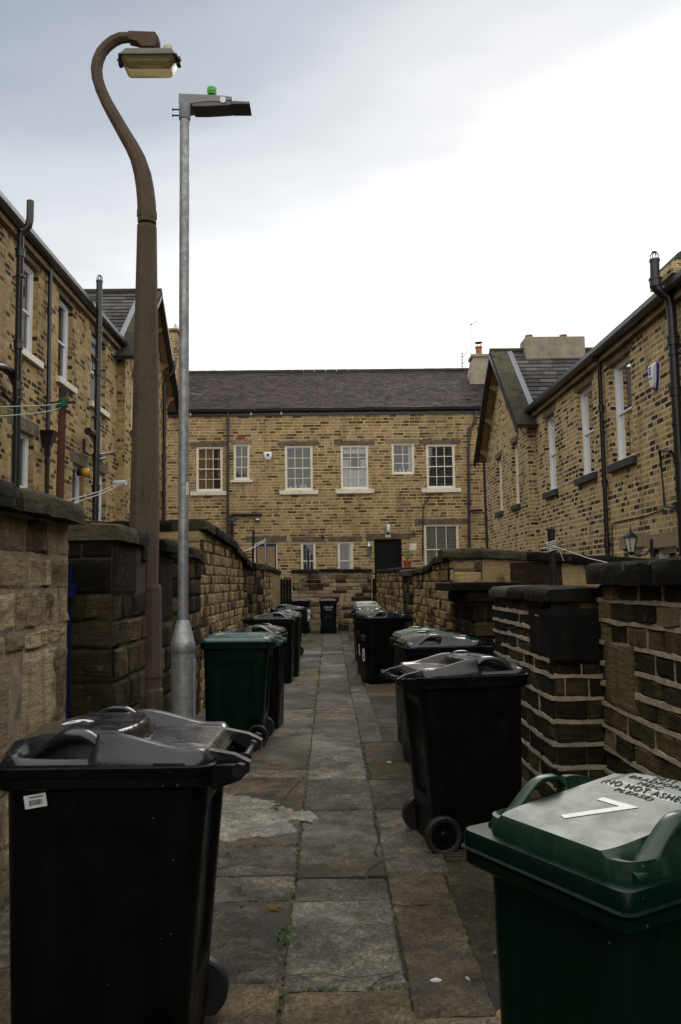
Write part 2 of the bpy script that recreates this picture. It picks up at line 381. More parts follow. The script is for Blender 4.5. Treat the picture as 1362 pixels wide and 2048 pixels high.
# raised back yards on the uphill side and behind the end wall
yd = MB(); yd.box(-12, -2.05, -22, 30, -.01, .75); yd.box(-2.05, 12, 25.95, 32, -.01, .95)
tag(yd.build('yard_ground', M['soil']), kind='structure')

PV = MB()
PMATS = [M['pave'], M['pave_tan'], M['pave_rib'], M['asphalt'], M['pave_mid']]
def slab(x0, x1, y0, y1, z=.018, m=0, a=None, sk=.006, tilt=.004, round_=.009):
    """one paving slab: bilinear patch with wandering edges, worn arrises and side faces"""
    a = rng.random() if a is None else a
    cs = [Vector((x0+rng.uniform(-sk, sk), y0+rng.uniform(-sk, sk))), Vector((x1+rng.uniform(-sk, sk), y0+rng.uniform(-sk, sk))),
          Vector((x1+rng.uniform(-sk, sk), y1+rng.uniform(-sk, sk))), Vector((x0+rng.uniform(-sk, sk), y1+rng.uniform(-sk, sk)))]
    st = .035 if y0 < 7 else .12
    nx = max(3, min(40, int((x1-x0)/st))); ny = max(3, min(40, int((y1-y0)/st)))
    tz = [rng.uniform(-tilt, tilt) for _ in range(4)]
    us = [0, .02] + [i/nx for i in range(1, nx)] + [.98, 1]; vs_ = [0, .02] + [i/ny for i in range(1, ny)] + [.98, 1]
    us = sorted(set(us)); vs_ = sorted(set(vs_)); sd = rng.uniform(0, 90)
    vv = []
    for v in vs_:
        for u in us:
            p = cs[0].lerp(cs[1], u).lerp(cs[3].lerp(cs[2], u), v)
            ed = min(u*(x1-x0), (1-u)*(x1-x0), v*(y1-y0), (1-v)*(y1-y0))
            jx = .007*noise.noise(Vector((p.x*6+sd, p.y*6, 3))) + .011*noise.noise(Vector((p.x*22+sd, p.y*22, 3)))
            jy = .009*noise.noise(Vector((p.x*6, p.y*6+sd, 9))) + .011*noise.noise(Vector((p.x*22, p.y*22+sd, 9)))
            k = 1 if ed < .03 else .3
            tt = (tz[0]*(1-u)+tz[1]*u)*(1-v) + (tz[3]*(1-u)+tz[2]*u)*v
            zz = z + tt + .004*noise.noise(Vector((p.x*4, p.y*4, 1))) + .0022*noise.noise(Vector((p.x*17, p.y*17, 1))) - (round_ if ed < .002 else 0)
            vv.append((p.x+jx*k, p.y+jy*k, zz))
    n = len(us)
    ff = [(j*n+i, j*n+i+1, (j+1)*n+i+1, (j+1)*n+i) for j in range(len(vs_)-1) for i in range(n-1)]
    b = len(PV.v); PV.add(vv, ff, m, a, True)
    ring = [i for i in range(n)] + [j*n+n-1 for j in range(1, len(vs_))] + [(len(vs_)-1)*n+i for i in range(n-2, -1, -1)] + [j*n for j in range(len(vs_)-2, 0, -1)]
    lo = [(vv[i][0], vv[i][1], -.03) for i in ring]; b2 = len(PV.v); PV.v += lo
    for i in range(len(ring)):
        j = (i+1) % len(ring); PV.f.append((b+ring[i], b2+i, b2+j, b+ring[j])); PV.m.append(m); PV.a.append(a); PV.sm.append(False)

def column(x0, x1, rows, m=0, gap=.003, z=.018):
    for i in range(len(rows)-1):
        mm = m[i] if isinstance(m, (list, tuple)) else m
        if mm is None: continue
        slab(x0+gap, x1-gap, rows[i]+gap, rows[i+1]-gap, z + rng.uniform(-.003, .004), mm)
cen = [-1, .9, 2.2, 3.16, 4.0, 4.3, 4.52, 5.55, 6.4, 6.72, 7.55, 8.9, 10.2, 11.2, 12.3, 13.9, 15.2, 17, 18.2, 19.5, 21, 22.3, 23.6, 25.5]
column(-.2, .28, cen, [0,1,1,4,4,1,4,4,4,4,4,0,4,4,0,4,4,4,0,4,1,4,4])
column(-.78, -.2, [-1, 1.1, 2.6, 3.22, 4.02, 4.34, 4.8, 6.45, 6.75, 8.1, 9.9, 11.3, 12.6, 14.4, 16, 17.5, 19, 20.4, 22, 23.8, 25.5], [1,1,1,0,0,0,1,0,1,0,0,0,1,0,0,0,0,1,0,0])
column(-1.6, -.78, [-1, 1.5, 3.4, 4.4, 6.6, 9.1, 11.8, 14.4, 17.2, 20.1, 23, 25.5], [1,1,0,1,0,0,1,0,0,1,0])
column(.28, .58, [-1, 1.2, 2.95, 4.35], [1,1,1], z=.024)
column(.28, .62, [4.37, 4.75, 5.55, 6.35], [0,0,0]); column(.30, .92, [6.36, 7.0, 7.8], [2, 1], z=.014)
column(.28, .50, [7.8, 8.9, 10.4, 12, 13.4, 15, 16.9, 18.5, 20, 21.6, 23.4, 25.5], 0)
column(.62, 1.0, [4.55, 5.1, 5.8], [2, 1]); column(.62, 1.82, [5.8, 6.35], [1])
column(.59, 1.82, [-1, 1.5, 2.9, 4.1, 4.55], [3,3,3,1], z=.006); column(1.0, 1.82, [4.55, 5.8], [3], z=.006)
column(.92, 1.5, [6.36, 7.8], [3], z=.006)
column(.50, 1.5, [7.8, 8.6, 9.15, 10.9, 13.6, 16, 18.6, 21.2, 23.4, 25.5], [3,1,3,3,1,3,1,3,1], z=.008)
tag(PV.build('path', PMATS), kind='structure')

# the smooth cement repair spread over the left-hand slabs
cp = MB()
edge_px = [(330,1590),(420,1582),(480,1580),(510,1590),(545,1594),(575,1600),(600,1612),(625,1620),(640,1632),(628,1644),(600,1640),(588,1652),(596,1662),(570,1672),(540,1682),(500,1676),(430,1680),(330,1684)]
pts = []
for i in range(len(edge_px)):
    a = Vector(edge_px[i]); b = Vector(edge_px[(i+1) % len(edge_px)])
    for k in range(6):
        p = a.lerp(b, k/6); q = atZ(p.x, p.y, .03)
        pts.append(Vector((q.x + .02*noise.noise(Vector((q.x*9, q.y*9, 4))) + .012*noise.noise(Vector((q.x*40, q.y*40, 4))), q.y + .07*noise.noise(Vector((q.x*9, q.y*9, 8))) + .03*noise.noise(Vector((q.x*35, q.y*35, 8))), 0)))
cc = sum(pts, Vector())/len(pts)
rings = []
for k, zz in ((1, .012), (.97, .0195), (.9, .0215), (.7, .0245), (.45, .0245), (.2, .025)):
    rings.append([(cc.x+(p.x-cc.x)*k, cc.y+(p.y-cc.y)*k, zz + .002*noise.noise(Vector((p.x*k*9, p.y*k*9, 0)))) for p in pts])
cp.loft(rings, 0, .5, (False, True))
tag(cp.build('cement_patch', M['cement']), kind='structure')

# moss, grass tufts and cracks along the joints
def crack(px, w=.012):
    m_ = MB(); P = [atZ(x, y, .03) for x, y in px]; fine = []
    for i in range(len(P)-1):
        for k in range(8):
            q = P[i].lerp(P[i+1], k/8); q.x += .006*noise.noise(Vector((q.x*22, q.y*22, 1))); q.y += .009*noise.noise(Vector((q.x*22, q.y*22, 5))); fine.append(q)
    fine.append(P[-1])
    return fine
ck = MB()
for px in ([(390,1915),(420,1932),(470,1938),(520,1928),(552,1925)], [(552,1938),(580,1950),(640,1945),(700,1955),(745,1950),(770,1944),(795,1945)], [(738,1978),(755,1962),(795,1945),(830,1930)],
           [(730,1745),(750,1728),(775,1715),(800,1714)], [(740,1800),(800,1810),(875,1808)], [(635,1640),(660,1641),(692,1644)], [(500,1518),(545,1528),(606,1529)], [(742,1630),(760,1665),(750,1700),(760,1716)],
           [(790,1850),(800,1900),(812,1945)], [(420,1740),(480,1725),(560,1735),(610,1728)], [(880,1760),(940,1775),(1000,1768)], [(940,1960),(980,1950),(1040,1962)], [(640,1420),(668,1416),(690,1424)], [(560,1605),(590,1570),(612,1552)]):
    fine = crack(px); n = len(fine); vs_c = []
    for i, q_ in enumerate(fine):
        d_ = (fine[min(i+1, n-1)]-fine[max(i-1, 0)]).normalized(); nn_ = Vector((-d_.y, d_.x, 0)); w_ = (.0022+.006*abs(noise.noise(q_*14)))*min(1, .3+3*min(i, n-1-i)/n)
        vs_c += [(q_.x+nn_.x*w_, q_.y+nn_.y*w_, .0285), (q_.x-nn_.x*w_, q_.y-nn_.y*w_, .0285)]
    ck.add(vs_c, [(2*i, 2*i+1, 2*i+3, 2*i+2) for i in range(n-1)])
tag(ck.build('path_cracks', M['soil']), kind='structure')
blades = MB()
def tuft(x, y, s, n):
    for _ in range(n):
        bx = x + rng.gauss(0, s*.6); by = y + rng.gauss(0, s*1.2); an = rng.uniform(0, 6.3); h = rng.uniform(.3, 1)*s
        w = .003 + .004*rng.random(); dx, dy = math.cos(an), math.sin(an); l = rng.uniform(.2, .9)*h
        z0 = .004
        blades.quad([(bx-dy*w, by+dx*w, z0), (bx+dy*w, by-dx*w, z0), (bx+dx*l+dy*w*.4, by+dy*l-dx*w*.4, z0+h), (bx+dx*l-dy*w*.4, by+dy*l+dx*w*.4, z0+h)], 0, rng.random())
for _ in range(120):
    y = rng.uniform(4.3, 19); k = noise.noise(Vector((y*.9, 3, 0)))
    if k > -.15: tuft(-.2 + rng.gauss(0, .008), y, .016 + .012*max(0, k), 9)
for y in (9.8, 10.6, 11.2, 12.1, 12.4, 13.6, 14, 15.4, 16.8): tuft(-.2, y, .035, 60)
for (px, py, s, n) in ((568,1858,.03,60),(566,1880,.03,50),(455,1712,.03,50),(430,1708,.025,40),(585,1694,.018,30),(600,1711,.02,40),(620,1714,.018,26),(420,1778,.02,30),(480,1778,.018,30),(660,1780,.016,30),(750,1778,.016,30),(575,1795,.02,30),(616,1745,.02,40),(1005,1860,.02,20),(590,1950,.014,20),(440,1330,.03,30),(460,1330,.03,30),(718,1350,.03,30),(540,1545,.014,24),(620,1283,.1,90),(600,1283,.1,70),(1370,1400,.02,1)):
    q = atZ(px, py, .02); tuft(q.x, q.y, s, n)
tag(blades.build('grass_tufts', M['leaf']), 'small green grass tufts sprouting from the joints of the alley paving', 'grass', kind='stuff')
mo = MB()
for _ in range(1300):
    t_ = rng.random()
    if t_ < .25: x, y = -.2 + rng.gauss(0, .008), rng.uniform(2.5, 22)
    elif t_ < .4: x, y = rng.uniform(-.75, .28), rng.choice((4.0, 4.33, 3.18, 6.4)) + rng.gauss(0, .008)
    elif t_ < .5: x, y = .28 + rng.gauss(0, .008), rng.uniform(3, 16)
    else: x, y = rng.choice((-1.57, 1.46)) + rng.gauss(0, .02), rng.uniform(3.5, 25)
    r_ = rng.uniform(.004, .013); mo.ball((x, y, .008), r_, 7, 5, 0, (1.4, 2.2, .9))
tag(mo.build('moss', M['moss']), 'dark green moss filling the joints between the flagstones', 'moss', kind='stuff')
# litter: dry straw, leaf scraps, pebbles
st_ = MB()
for _ in range(26):
    q = atZ(548+rng.gauss(0, 9), 1815+rng.gauss(0, 3), .03); an = rng.uniform(-.6, .6); l = rng.uniform(.01, .035)
    st_.tube([(q.x-l*math.cos(an), q.y-l*math.sin(an), .028+rng.random()*.006), (q.x+l*math.cos(an), q.y+l*math.sin(an), .03+rng.random()*.01)], .0012, 4)
tag(st_.build('dry_straw', M['sand']), 'small wisp of dry straw lying on the dark flagstone beside the mossy joint', 'straw')
sa = MB(); q = atZ(1030, 2040, 0); sa.loft([[(q.x+r_*math.cos(k*.4)*(1+.15*noise.noise(Vector((k,0,1)))), q.y+.7*r_*math.sin(k*.4), z_) for k in range(16)] for r_, z_ in ((.085,.004),(.07,.018),(.045,.03),(.015,.036))])
tag(sa.build('sand_pile', M['sand']), 'small heap of orange sand on the asphalt under the green bin', 'sand')
for i, (px, py, lab) in enumerate(((872,1960,'crumpled pale scrap of litter on the concrete kerb strip'),(935,1957,'tiny white pebble at the edge of the asphalt'),(778,1524,'small flat white chip lying on the ribbed concrete'))):
    q = atZ(px, py, .03); b_ = MB()
    b_.loft([[(q.x+ (.022 if i != 1 else .008)*s_*math.cos(k*.785+i)*(1+.4*noise.noise(Vector((k, i, 0)))), q.y+.012*s_*math.sin(k*.785), z_) for k in range(8)] for s_, z_ in ((1,.024),(1.05,.03),(.4,.036))], 0, .5, (True, True), False)
    tag(b_.build('litter_scrap', M['litter']), lab, 'litter')
lf = MB()
for _ in range(170):
    x = rng.choice((-.2, .28, .6, -.78, -1.45, 1.35)) + rng.gauss(0, .05); y = rng.uniform(2.6, 14); r_ = rng.uniform(.006, .017); a_ = rng.uniform(0, 6.3); zz = .031 if x < .6 else .02
    P4 = [Vector((x+r_*k_*math.cos(a_+t_), y+r_*k_*math.sin(a_+t_), zz+rng.uniform(0, .005))) for k_, t_ in ((1.4, 0), (.6, 1.2), (1.2, 3.1), (.6, 4.6))]
    lf.quad(P4, 0, rng.random())
tag(lf.build('leaf_litter', simple('dead_leaf', (.07,.042,.018), .8, nz=.4, ns=30)), 'bits of brown dead leaf and twig scattered over the damp paving', 'leaf litter', kind='stuff')
pb = MB()
for _ in range(420):
    x = rng.uniform(-1.5, 1.7); y = rng.uniform(1.5, 9)
    r_ = rng.uniform(.0015, .005); pb.ball((x, y, .024 if x < .58 else .012), r_, 5, 4, 0, (1.3, 1, .6))
tag(pb.build('grit', M['pave_tan']), 'loose grit scattered over the paving', 'grit', kind='stuff')

# ------------------------------------------------------------------ stone walls
def stones(mb, O, U, N, L, zb, top, rows, ll, gap=.012, depth=.02, sub=(6, 4), seed=0, m=1, rough=.012, tone=None, ribbon=None, special=()):
    """lays a face of separate rough stones on a mortar core.  O origin, U along, N outward"""
    rg = random.Random(seed); O = Vector(O); U = Vector(U); N = Vector(N)
    z = zb; ri = 0
    while z < top(0)+1:
        h = rows[ri] if ri < len(rows) else rg.uniform(rows[-2], rows[-1])
        if z > max(top(0), top(L)) - .03: break
        s = -rg.uniform(0, ll[0]) if ri % 2 else 0
        while s < L - .02:
            l = rg.uniform(*ll)
            if s + l > L - ll[0]*.45: l = L - s
            s0 = max(0, s); s1 = min(L, s+l); zt = min(z+h, (top(s0)+top(s1))/2)
            s += l
            if s1-s0 < .03 or zt-z < .03: continue
            if any(a0 < (s0+s1)/2 < a1 and b0 < (z+zt)/2 < b1 for a0, a1, b0, b1 in special): continue
            stone(mb, O, U, N, s0+gap/2, s1-gap/2, z+gap/2, zt-gap/2, depth, sub, rg, m, rough, tone)
            if ribbon: # vertical raised joint
                if s1 < L-.03 and rg.random() < .45: ribbon_strip(mb, O, U, N, (s1, z), (s1, zt), .004, rg)
        if ribbon and z > zb: ribbon_strip(mb, O, U, N, (0, z), (L, z), .014, rg)
        z += h; ri += 1
def stone(mb, O, U, N, s0, s1, z0, z1, depth, sub, rg, m, rough, tone=None, a=None):
    nu, nz = sub; nu = max(2, min(nu, int(nu*(s1-s0)/.3)+1)); sd = rg.uniform(0, 99)
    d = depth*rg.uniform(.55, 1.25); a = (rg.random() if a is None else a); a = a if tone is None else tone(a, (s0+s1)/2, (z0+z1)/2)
    jit = [rg.uniform(-.006, .006) for _ in range(8)]
    us = [0, .06] + [i/nu for i in range(1, nu)] + [.94, 1]; ws = [0, .09] + [i/nz for i in range(1, nz)] + [.91, 1]
    vs = []
    for w in ws:
        for u in us:
            ss_ = s0+(s1-s0)*u + (jit[0]*(1-w)+jit[1]*w if u < .5 else jit[2]*(1-w)+jit[3]*w)
            zz = z0+(z1-z0)*w + (jit[4]*(1-u)+jit[5]*u if w < .5 else jit[6]*(1-u)+jit[7]*u)
            ed = min(u, 1-u, w, 1-w); P = O + U*ss_ + Vector((0,0,zz))
            ss_ += .007*noise.noise(P*13+Vector((sd,0,0))); zz += .008*noise.noise(P*13+Vector((0,sd,0)))
            o = 0 if ed < .001 else d + rough*noise.noise(Vector((P.x*5+sd, P.y*5, P.z*9))) + rough*.55*noise.noise(Vector((P.x*16+sd, P.y*16, P.z*34)))
            if ed < .001: o = d*.25
            vs.append(O + U*ss_ + Vector((0,0,zz)) + N*max(o, .002))
    n = len(us); nn = N.dot(U.cross(Vector((0,0,1)))) > 0
    fs = []
    for j in range(len(ws)-1):
        for i in range(n-1):
            f = (j*n+i, j*n+i+1, (j+1)*n+i+1, (j+1)*n+i); fs.append(f if nn else f[::-1])
    mb.add(vs, fs, m, a, True)
    b = len(mb.v)-len(vs); ring = [i for i in range(n)] + [j*n+n-1 for j in range(1, len(ws))] + [(len(ws)-1)*n+i for i in range(n-2, -1, -1)] + [j*n for j in range(len(ws)-2, 0, -1)]
    lo = [vs[i] - N*(vs[i]-O).dot(N)*1.0 - N*.004 for i in ring]; b2 = len(mb.v); mb.v += [tuple(p) for p in lo]
    for i in range(len(ring)):
        j = (i+1) % len(ring); f = (b+ring[i], b2+i, b2+j, b+ring[j]); mb.f.append(f if nn else f[::-1]); mb.m.append(m); mb.a.append(a); mb.sm.append(False)
def ribbon_strip(mb, O, U, N, p0, p1, hw, rg, m=2):
    L = math.hypot(p1[0]-p0[0], p1[1]-p0[1]); n = max(2, int(L/.035)); hz = abs(p1[0]-p0[0]) > .001; sd = rg.uniform(0, 50)
    rings = []
    for i in range(n+1):
        t = i/n; s = p0[0]+(p1[0]-p0[0])*t; z = p0[1]+(p1[1]-p0[1])*t
        k1 = hw*(.85+.9*noise.noise(Vector((s*4+sd, z*4, 0)))*.9); k1 = max(.004, k1); sh = .007*noise.noise(Vector((s*3+sd, z*3, 7)))
        k2 = max(.004, hw*(.95+.8*noise.noise(Vector((s*11, z*11+sd, 3)))))
        e = (.021 if hz else .016) + .006*noise.noise(Vector((s*7, z*7, sd)))
        if hz: pr = [(0, -k1+sh, .0), (0, -k1+sh, e), (0, k2+sh, e*.9), (0, k2+sh+.003, 0)]
        else: pr = [(-k1+sh, 0, 0), (-k1+sh, 0, e), (k2+sh, 0, e), (k2+sh, 0, 0)]
        rings.append([O + U*(s+a_) + Vector((0,0,z+b_)) + N*c_ for a_, b_, c_ in pr])
    mb.loft(rings, m, rg.random(), (True, True), False)
def coping_run(parent, off, O, U, N, L, ztop, th, over, width, pieces, mat, seed=0, endover=(.0, .0)):
    """row of worn coping stones; ztop(s) gives the top height"""
    rg = random.Random(seed); mb = MB(); s = -endover[0]; L2 = L+endover[1]; O = Vector(O); U = Vector(U); N = Vector(N)
    while s < L2-.01:
        l = rg.uniform(*pieces); l = l if s+l < L2-.25 else L2-s
        n = max(3, int(l/.09)); rings = []; dz = rg.uniform(-.006, .006); dn = rg.uniform(-.008, .008)
        for i in range(n+1):
            t = i/n; q = s+.006+(l-.012)*t; z = ztop(min(max(q, 0), L)) + dz; e = .012 if i in (0, n) else 0
            pr = [(over+dn, -th), (over+dn+.004, -th*.5), (over+dn-.004, -.018), (over+dn-.022, 0), (-width*.5, .012), (-width-over+.02, 0), (-width-over, -.02), (-width-over, -th)]
            ring = []
            for d_, z_ in pr:
                P = O + U*q + N*(d_*(1) - (e if d_ > 0 else -e)) + Vector((0,0,z+z_-(e if z_ > -.03 else 0)))
                P += N*(.012*noise.noise(P*5+Vector((seed,0,0)))+.012*noise.noise(P*17)) + Vector((0,0,.010*noise.noise(P*6+Vector((0,seed,0)))))
                ring.append(P)
            rings.append(ring)
        mb.loft(rings, 0, rg.random(), (True, True), True)
        s += l
    return mb.build('coping', mat, parent, off, sharp=38)

def wall_thing(label, loc, name='yard_wall', group=None):
    return empty(name, loc, 0, label, 'wall', group)
def yard_wall(label, X, side, y0, y1, top, rows, ll, mats, th=.32, cop=.13, over=.07, sub=(5, 4), seed=0, depth=.02, rough=.012, gap=.012,
              end_front=None, ribbon=False, zb=0.0, special=(), slabs=(), copmat=None, pieces=(.7, 1.2), endover=(.04, .0), tone=None, group=None, endtone=None, name='yard_wall', core_end=True):
    """a wall running along the alley; side=+1: alley lies at +X.  top(y) = top of coping"""
    root = wall_thing(label, (X, y0, 0), name, group); off = (X, y0, 0); mb = MB(); N = Vector((side, 0, 0)); L = y1-y0
    tp = lambda s: top(y0+s) - cop
    n = max(1, int(L/1.0)); 
    rings = []
    for i in range(n+1):
        s = L*i/n; rings.append([(X, y0+s, -.05), (X, y0+s, tp(s)), (X-side*th, y0+s, tp(s)), (X-side*th, y0+s, -.05)])
    mb.loft(rings, 0, .5, (True, True), False)
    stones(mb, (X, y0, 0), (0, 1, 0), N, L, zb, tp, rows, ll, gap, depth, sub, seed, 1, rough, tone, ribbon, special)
    for (s0, s1, z0, z1, a, dd) in slabs:
        stone(mb, Vector((X, y0, 0)), Vector((0, 1, 0)), N, s0, s1, z0, z1, dd, (6, 8), random.Random(seed+5), 1, rough*.4, None, a)
    if end_front:   # stones on the end that looks towards the camera
        X0, X1 = end_front; W = abs(X1-X0); sg = 1 if X1 > X0 else -1
        if sg < 0: mb.box(X1, X0, y0+.002, y0+.2, -.05, tp(0)-.002)
        else: mb.box(X0, X1, y0+.002, y0+.2, -.05, tp(0)-.002)
        stones(mb, (X0, y0, 0), (sg, 0, 0), (0, -1, 0), W, zb, lambda s: tp(0), rows, (W*.45, W*.9), gap, depth, sub, seed+1, 1, rough, endtone or tone, ribbon, [s_[:4] for s_ in end_front_slabs] if False else ())
    st = mb.build('stonework', mats, root, off, sharp=50)
    coping_run(root, off, (X, y0, 0), (0, 1, 0), N, L, lambda s: top(y0+s), cop, over, th, pieces, copmat or M['coping'], seed, endover)
    return root

WM = [M['mortar'], M['wall'], M['mortar_light']]
WMD = [M['mortar_dark'], M['wall_dark'], M['mortar_light']]
WMF = [M['mortar'], M['wall_far'], M['mortar_light']]
# left, nearest: pale rough blocks with one tall upright slab near the gateway
yard_wall('near left yard wall of pale eroded sandstone blocks beside the blue gate', -1.6, 1, -6, 4.9, lambda y: 2.05,
          [.27, .25, .24, .45, .11, .21, .19, .20], (.2, .38), WM, seed=21, sub=(12, 9), depth=.011, rough=.020, gap=.03, cop=.12, over=.10,
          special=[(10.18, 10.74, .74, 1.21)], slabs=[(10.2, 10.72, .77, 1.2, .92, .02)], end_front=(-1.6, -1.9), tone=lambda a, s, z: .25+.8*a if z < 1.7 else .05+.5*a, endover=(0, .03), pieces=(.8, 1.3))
# gate pier beside the concrete lamp post
yard_wall('dark gate pier with big sooty top slab beside the concrete lamp post', -1.6, 1, 5.9, 6.95, lambda y: 2.0,
          [.30, .28, .26, .25, .20, .20, .26], (.3, .5), WMD, seed=5, sub=(7, 6), depth=.02, rough=.014, gap=.014, cop=.12, over=.05,
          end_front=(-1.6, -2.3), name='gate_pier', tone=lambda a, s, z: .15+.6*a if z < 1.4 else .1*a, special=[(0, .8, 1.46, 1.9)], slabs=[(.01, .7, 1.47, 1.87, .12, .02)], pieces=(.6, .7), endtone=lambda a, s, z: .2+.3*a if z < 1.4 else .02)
yard_wall('short dark length of yard wall just behind the concrete lamp post', -1.6, 1, 7.5, 8.15, lambda y: 1.98,
          [.25, .25, .22], (.25, .4), WMD, seed=6, sub=(5, 4), cop=.12, over=.08, special=[(0, .7, 1.2, 1.9)], slabs=[(.01, .62, 1.2, 1.84, .05, .015)], endover=(0, .02))
yard_wall('dark gate pier at the near end of the tall left yard wall', -1.6, 1, 9.1, 9.85, lambda y: 1.97, [.25, .2, .2, .18], (.25, .4), WMD, seed=8,
          sub=(4, 3), cop=.12, over=.07, end_front=(-1.6, -2.3), name='gate_pier')
tl = yard_wall('tall left yard wall of small yellow rubble stones with a downward curving coping', -1.6, 1, 9.87, 14.6, lambda y: 2.36-.03*(y-9.87) - .12*ss(12.5, 14.6, y), [.14, .12, .10, .16], (.12, .3), WMF, seed=9,
          sub=(3, 3), depth=.018, rough=.012, cop=.13, over=.09, end_front=(-1.6, -2.9), pieces=(.6, 1.2))
# its return running back to the house
mb = MB(); mb.box(-5.2, -1.94, 9.9, 10.2, 0, 2.2); rt = empty('cross_wall', (-3.5, 10, 0), 0, 'dark wall between two left back yards, topped by black coping behind the lamp posts', 'wall')
stones(mb, (-1.94, 9.9, 0), (-1, 0, 0), (0, -1, 0), 3.2, 1.2, lambda s: 2.2, [.14, .12, .16], (.2, .4), .012, .02, (3, 3), 77)
mb.build('stonework', WMD, rt, (-3.5, 10, 0)); coping_run(rt, (-3.5, 10, 0), (-1.94, 9.9, 0), (-1, 0, 0), (0, -1, 0), 3.2, lambda s: 2.35, .13, .08, .3, (.7, 1.2), M['coping'], 4)
yard_wall('low step of black wall after the tall left yard wall', -1.6, 1, 14.6, 15.5, lambda y: 2.06-.1*(y-14.6), [.14, .12, .16], (.15, .3), WMD, seed=10, sub=(3, 3), cop=.14, over=.1)
yard_wall('black gate pier in the middle of the left side of the alley', -1.6, 1, 16.4, 17.4, lambda y: 1.98, [.2, .17, .2], (.2, .4), WMD, seed=12, sub=(3, 3), cop=.13, over=.08, end_front=(-1.6, -2.3), name='gate_pier')
yard_wall('black gate pier with white mortar edge before the rendered wall on the left', -1.6, 1, 18.5, 19.3, lambda y: 2.0, [.2, .17, .2], (.2, .4), WMD, seed=13, sub=(3, 3), cop=.13, over=.08, end_front=(-1.6, -2.3), name='gate_pier')
rw = yard_wall('far left yard wall ending in pale upright stone slabs beside the black corner door', -1.6, 1, 19.3, 25.4, lambda y: 2.02-.012*(y-19.3), [.16, .13, .18], (.15, .35), WMF, seed=14, sub=(3, 2), cop=.12, over=.06,
          special=[(2.6, 6.2, .0, 1.9)], slabs=[(2.62+i*.72, 2.62+i*.72+.7, .02, 1.8, .8+.1*(i % 2), .02) for i in range(5)])
# right side
RT = lambda a, s, z: min(.95, .1+.75*a) if z > .55 else .5*a
yard_wall('near right yard wall with proud white ribbon mortar and a tall pale upright slab', 1.82, -1, -6, 5.38, lambda y: 1.65,
          [.14, .15, .15, .14, .145, .135, .13, .14, .145, .13, .14, .145, .13], (.2, .42), WMD, seed=31, sub=(8, 5), depth=.02, rough=.014, gap=.02, cop=.14, over=.09, ribbon=True,
          special=[(10.72, 11.3, .70, 1.19)], slabs=[(10.74, 11.3, .72, 1.17, .85, .02)], tone=lambda a, s, z: .15+.85*a, endover=(0, .03), th=.4, pieces=(.6, .9))
def pier_rows(): return [.15, .15, .15, .15, .15, .15, .15, .1]
pw = yard_wall('right gate pier with white ribbon mortar and a big black corner slab under the coping', 1.5, -1, 5.42, 7.3, lambda y: 1.49,
          [.15, .15, .15, .15, .15, .15, .1, .1, .1, .1], (.25, .5), WMD, seed=33, sub=(7, 5), depth=.018, rough=.012, gap=.018, cop=.09, over=.05, ribbon=True, name='gate_pier',
          special=[(0, .62, .98, 1.4), (1.35, 1.9, .86, 1.4)], slabs=[(.0, .6, .99, 1.35, .0, .024), (1.4, 1.85, .88, 1.35, .1, .022)], end_front=(1.5, 1.84), th=.42, pieces=(.35, .8), tone=lambda a, s, z: .1+.5*a, endover=(.05, .0))
bs = MB(); stone(bs, Vector((1.49, 5.40, 0)), Vector((1, 0, 0)), Vector((0, -1, 0)), -.02, .36, .985, 1.355, .034, (6, 8), random.Random(3), 0, .003, None, .0)
bs.build('corner_slab', M['black_slab'], pw, (1.5, 5.42, 0))
bs = MB(); stone(bs, Vector((1.5, 5.38, 0)), Vector((0, 1, 0)), Vector((-1, 0, 0)), .0, .62, .985, 1.355, .036, (6, 8), random.Random(4), 0, .003, None, .0)
bs.build('corner_slab', M['black_slab'], pw, (1.5, 5.42, 0))
p2 = yard_wall('dark quoined gate pier under two overhanging lintel stones on the right', 1.5, -1, 8.3, 9.7, lambda y: 1.43,
          [.16, .16, .16], (.2, .4), WMD, seed=35, sub=(5, 4), cop=.09, over=.08, end_front=(1.5, 2.1), name='gate_pier', th=.5, tone=lambda a, s, z: .05+.5*a)
l2 = MB()
for (x0, x1, y0, y1, z0, z1) in ((1.28, 1.95, 8.2, 9.6, 1.44, 1.53), (1.42, 2.1, 8.22, 9.5, 1.33, 1.425)):
    stone(l2, Vector((x0, y0, 0)), Vector((1,0,0)), Vector((0,-1,0)), 0, x1-x0, z0, z1, .02, (7, 3), random.Random(9), 0, .01, None, .1)
    stone(l2, Vector((x0, y0, 0)), Vector((0,1,0)), Vector((-1,0,0)), 0, y1-y0, z0, z1, .02, (8, 3), random.Random(8), 0, .01, None, .1)
    l2.box(x0, x1, y0, y1, z0+.002, z1-.002)
l2.build('lintel_stone', M['coping'], p2, (1.5, 8.3, 0))
def rtop(y): return 1.90-.012*(y-9.7) - .08*ss(11.2, 11.8, y)
yard_wall('tall right yard wall of rough yellow rubble topped by black coping stones', 1.5, -1, 9.72, 13.9, rtop, [.15, .12, .10, .17], (.12, .32), WMF, seed=36,
          sub=(4, 3), depth=.03, rough=.02, cop=.1, over=.06, end_front=(1.5, 1.85), pieces=(.5, 1.5))
xw = empty('cross_wall', (3, 9.7, 0), 0, 'long wall of smooth yellow ashlar between right back yards, one stone blackened', 'wall'); mb = MB()
xt = lambda s: 1.94-.075*s
rings = [[(1.86+s, 9.72, 0), (1.86+s, 9.72, xt(s)-.12), (1.86+s, 10.0, xt(s)-.12), (1.86+s, 10.0, 0)] for s in (0, 1.2, 2.4, 3.42)]
mb.loft(rings, 0, .5, (True, True), False)
rg_ = random.Random(44)
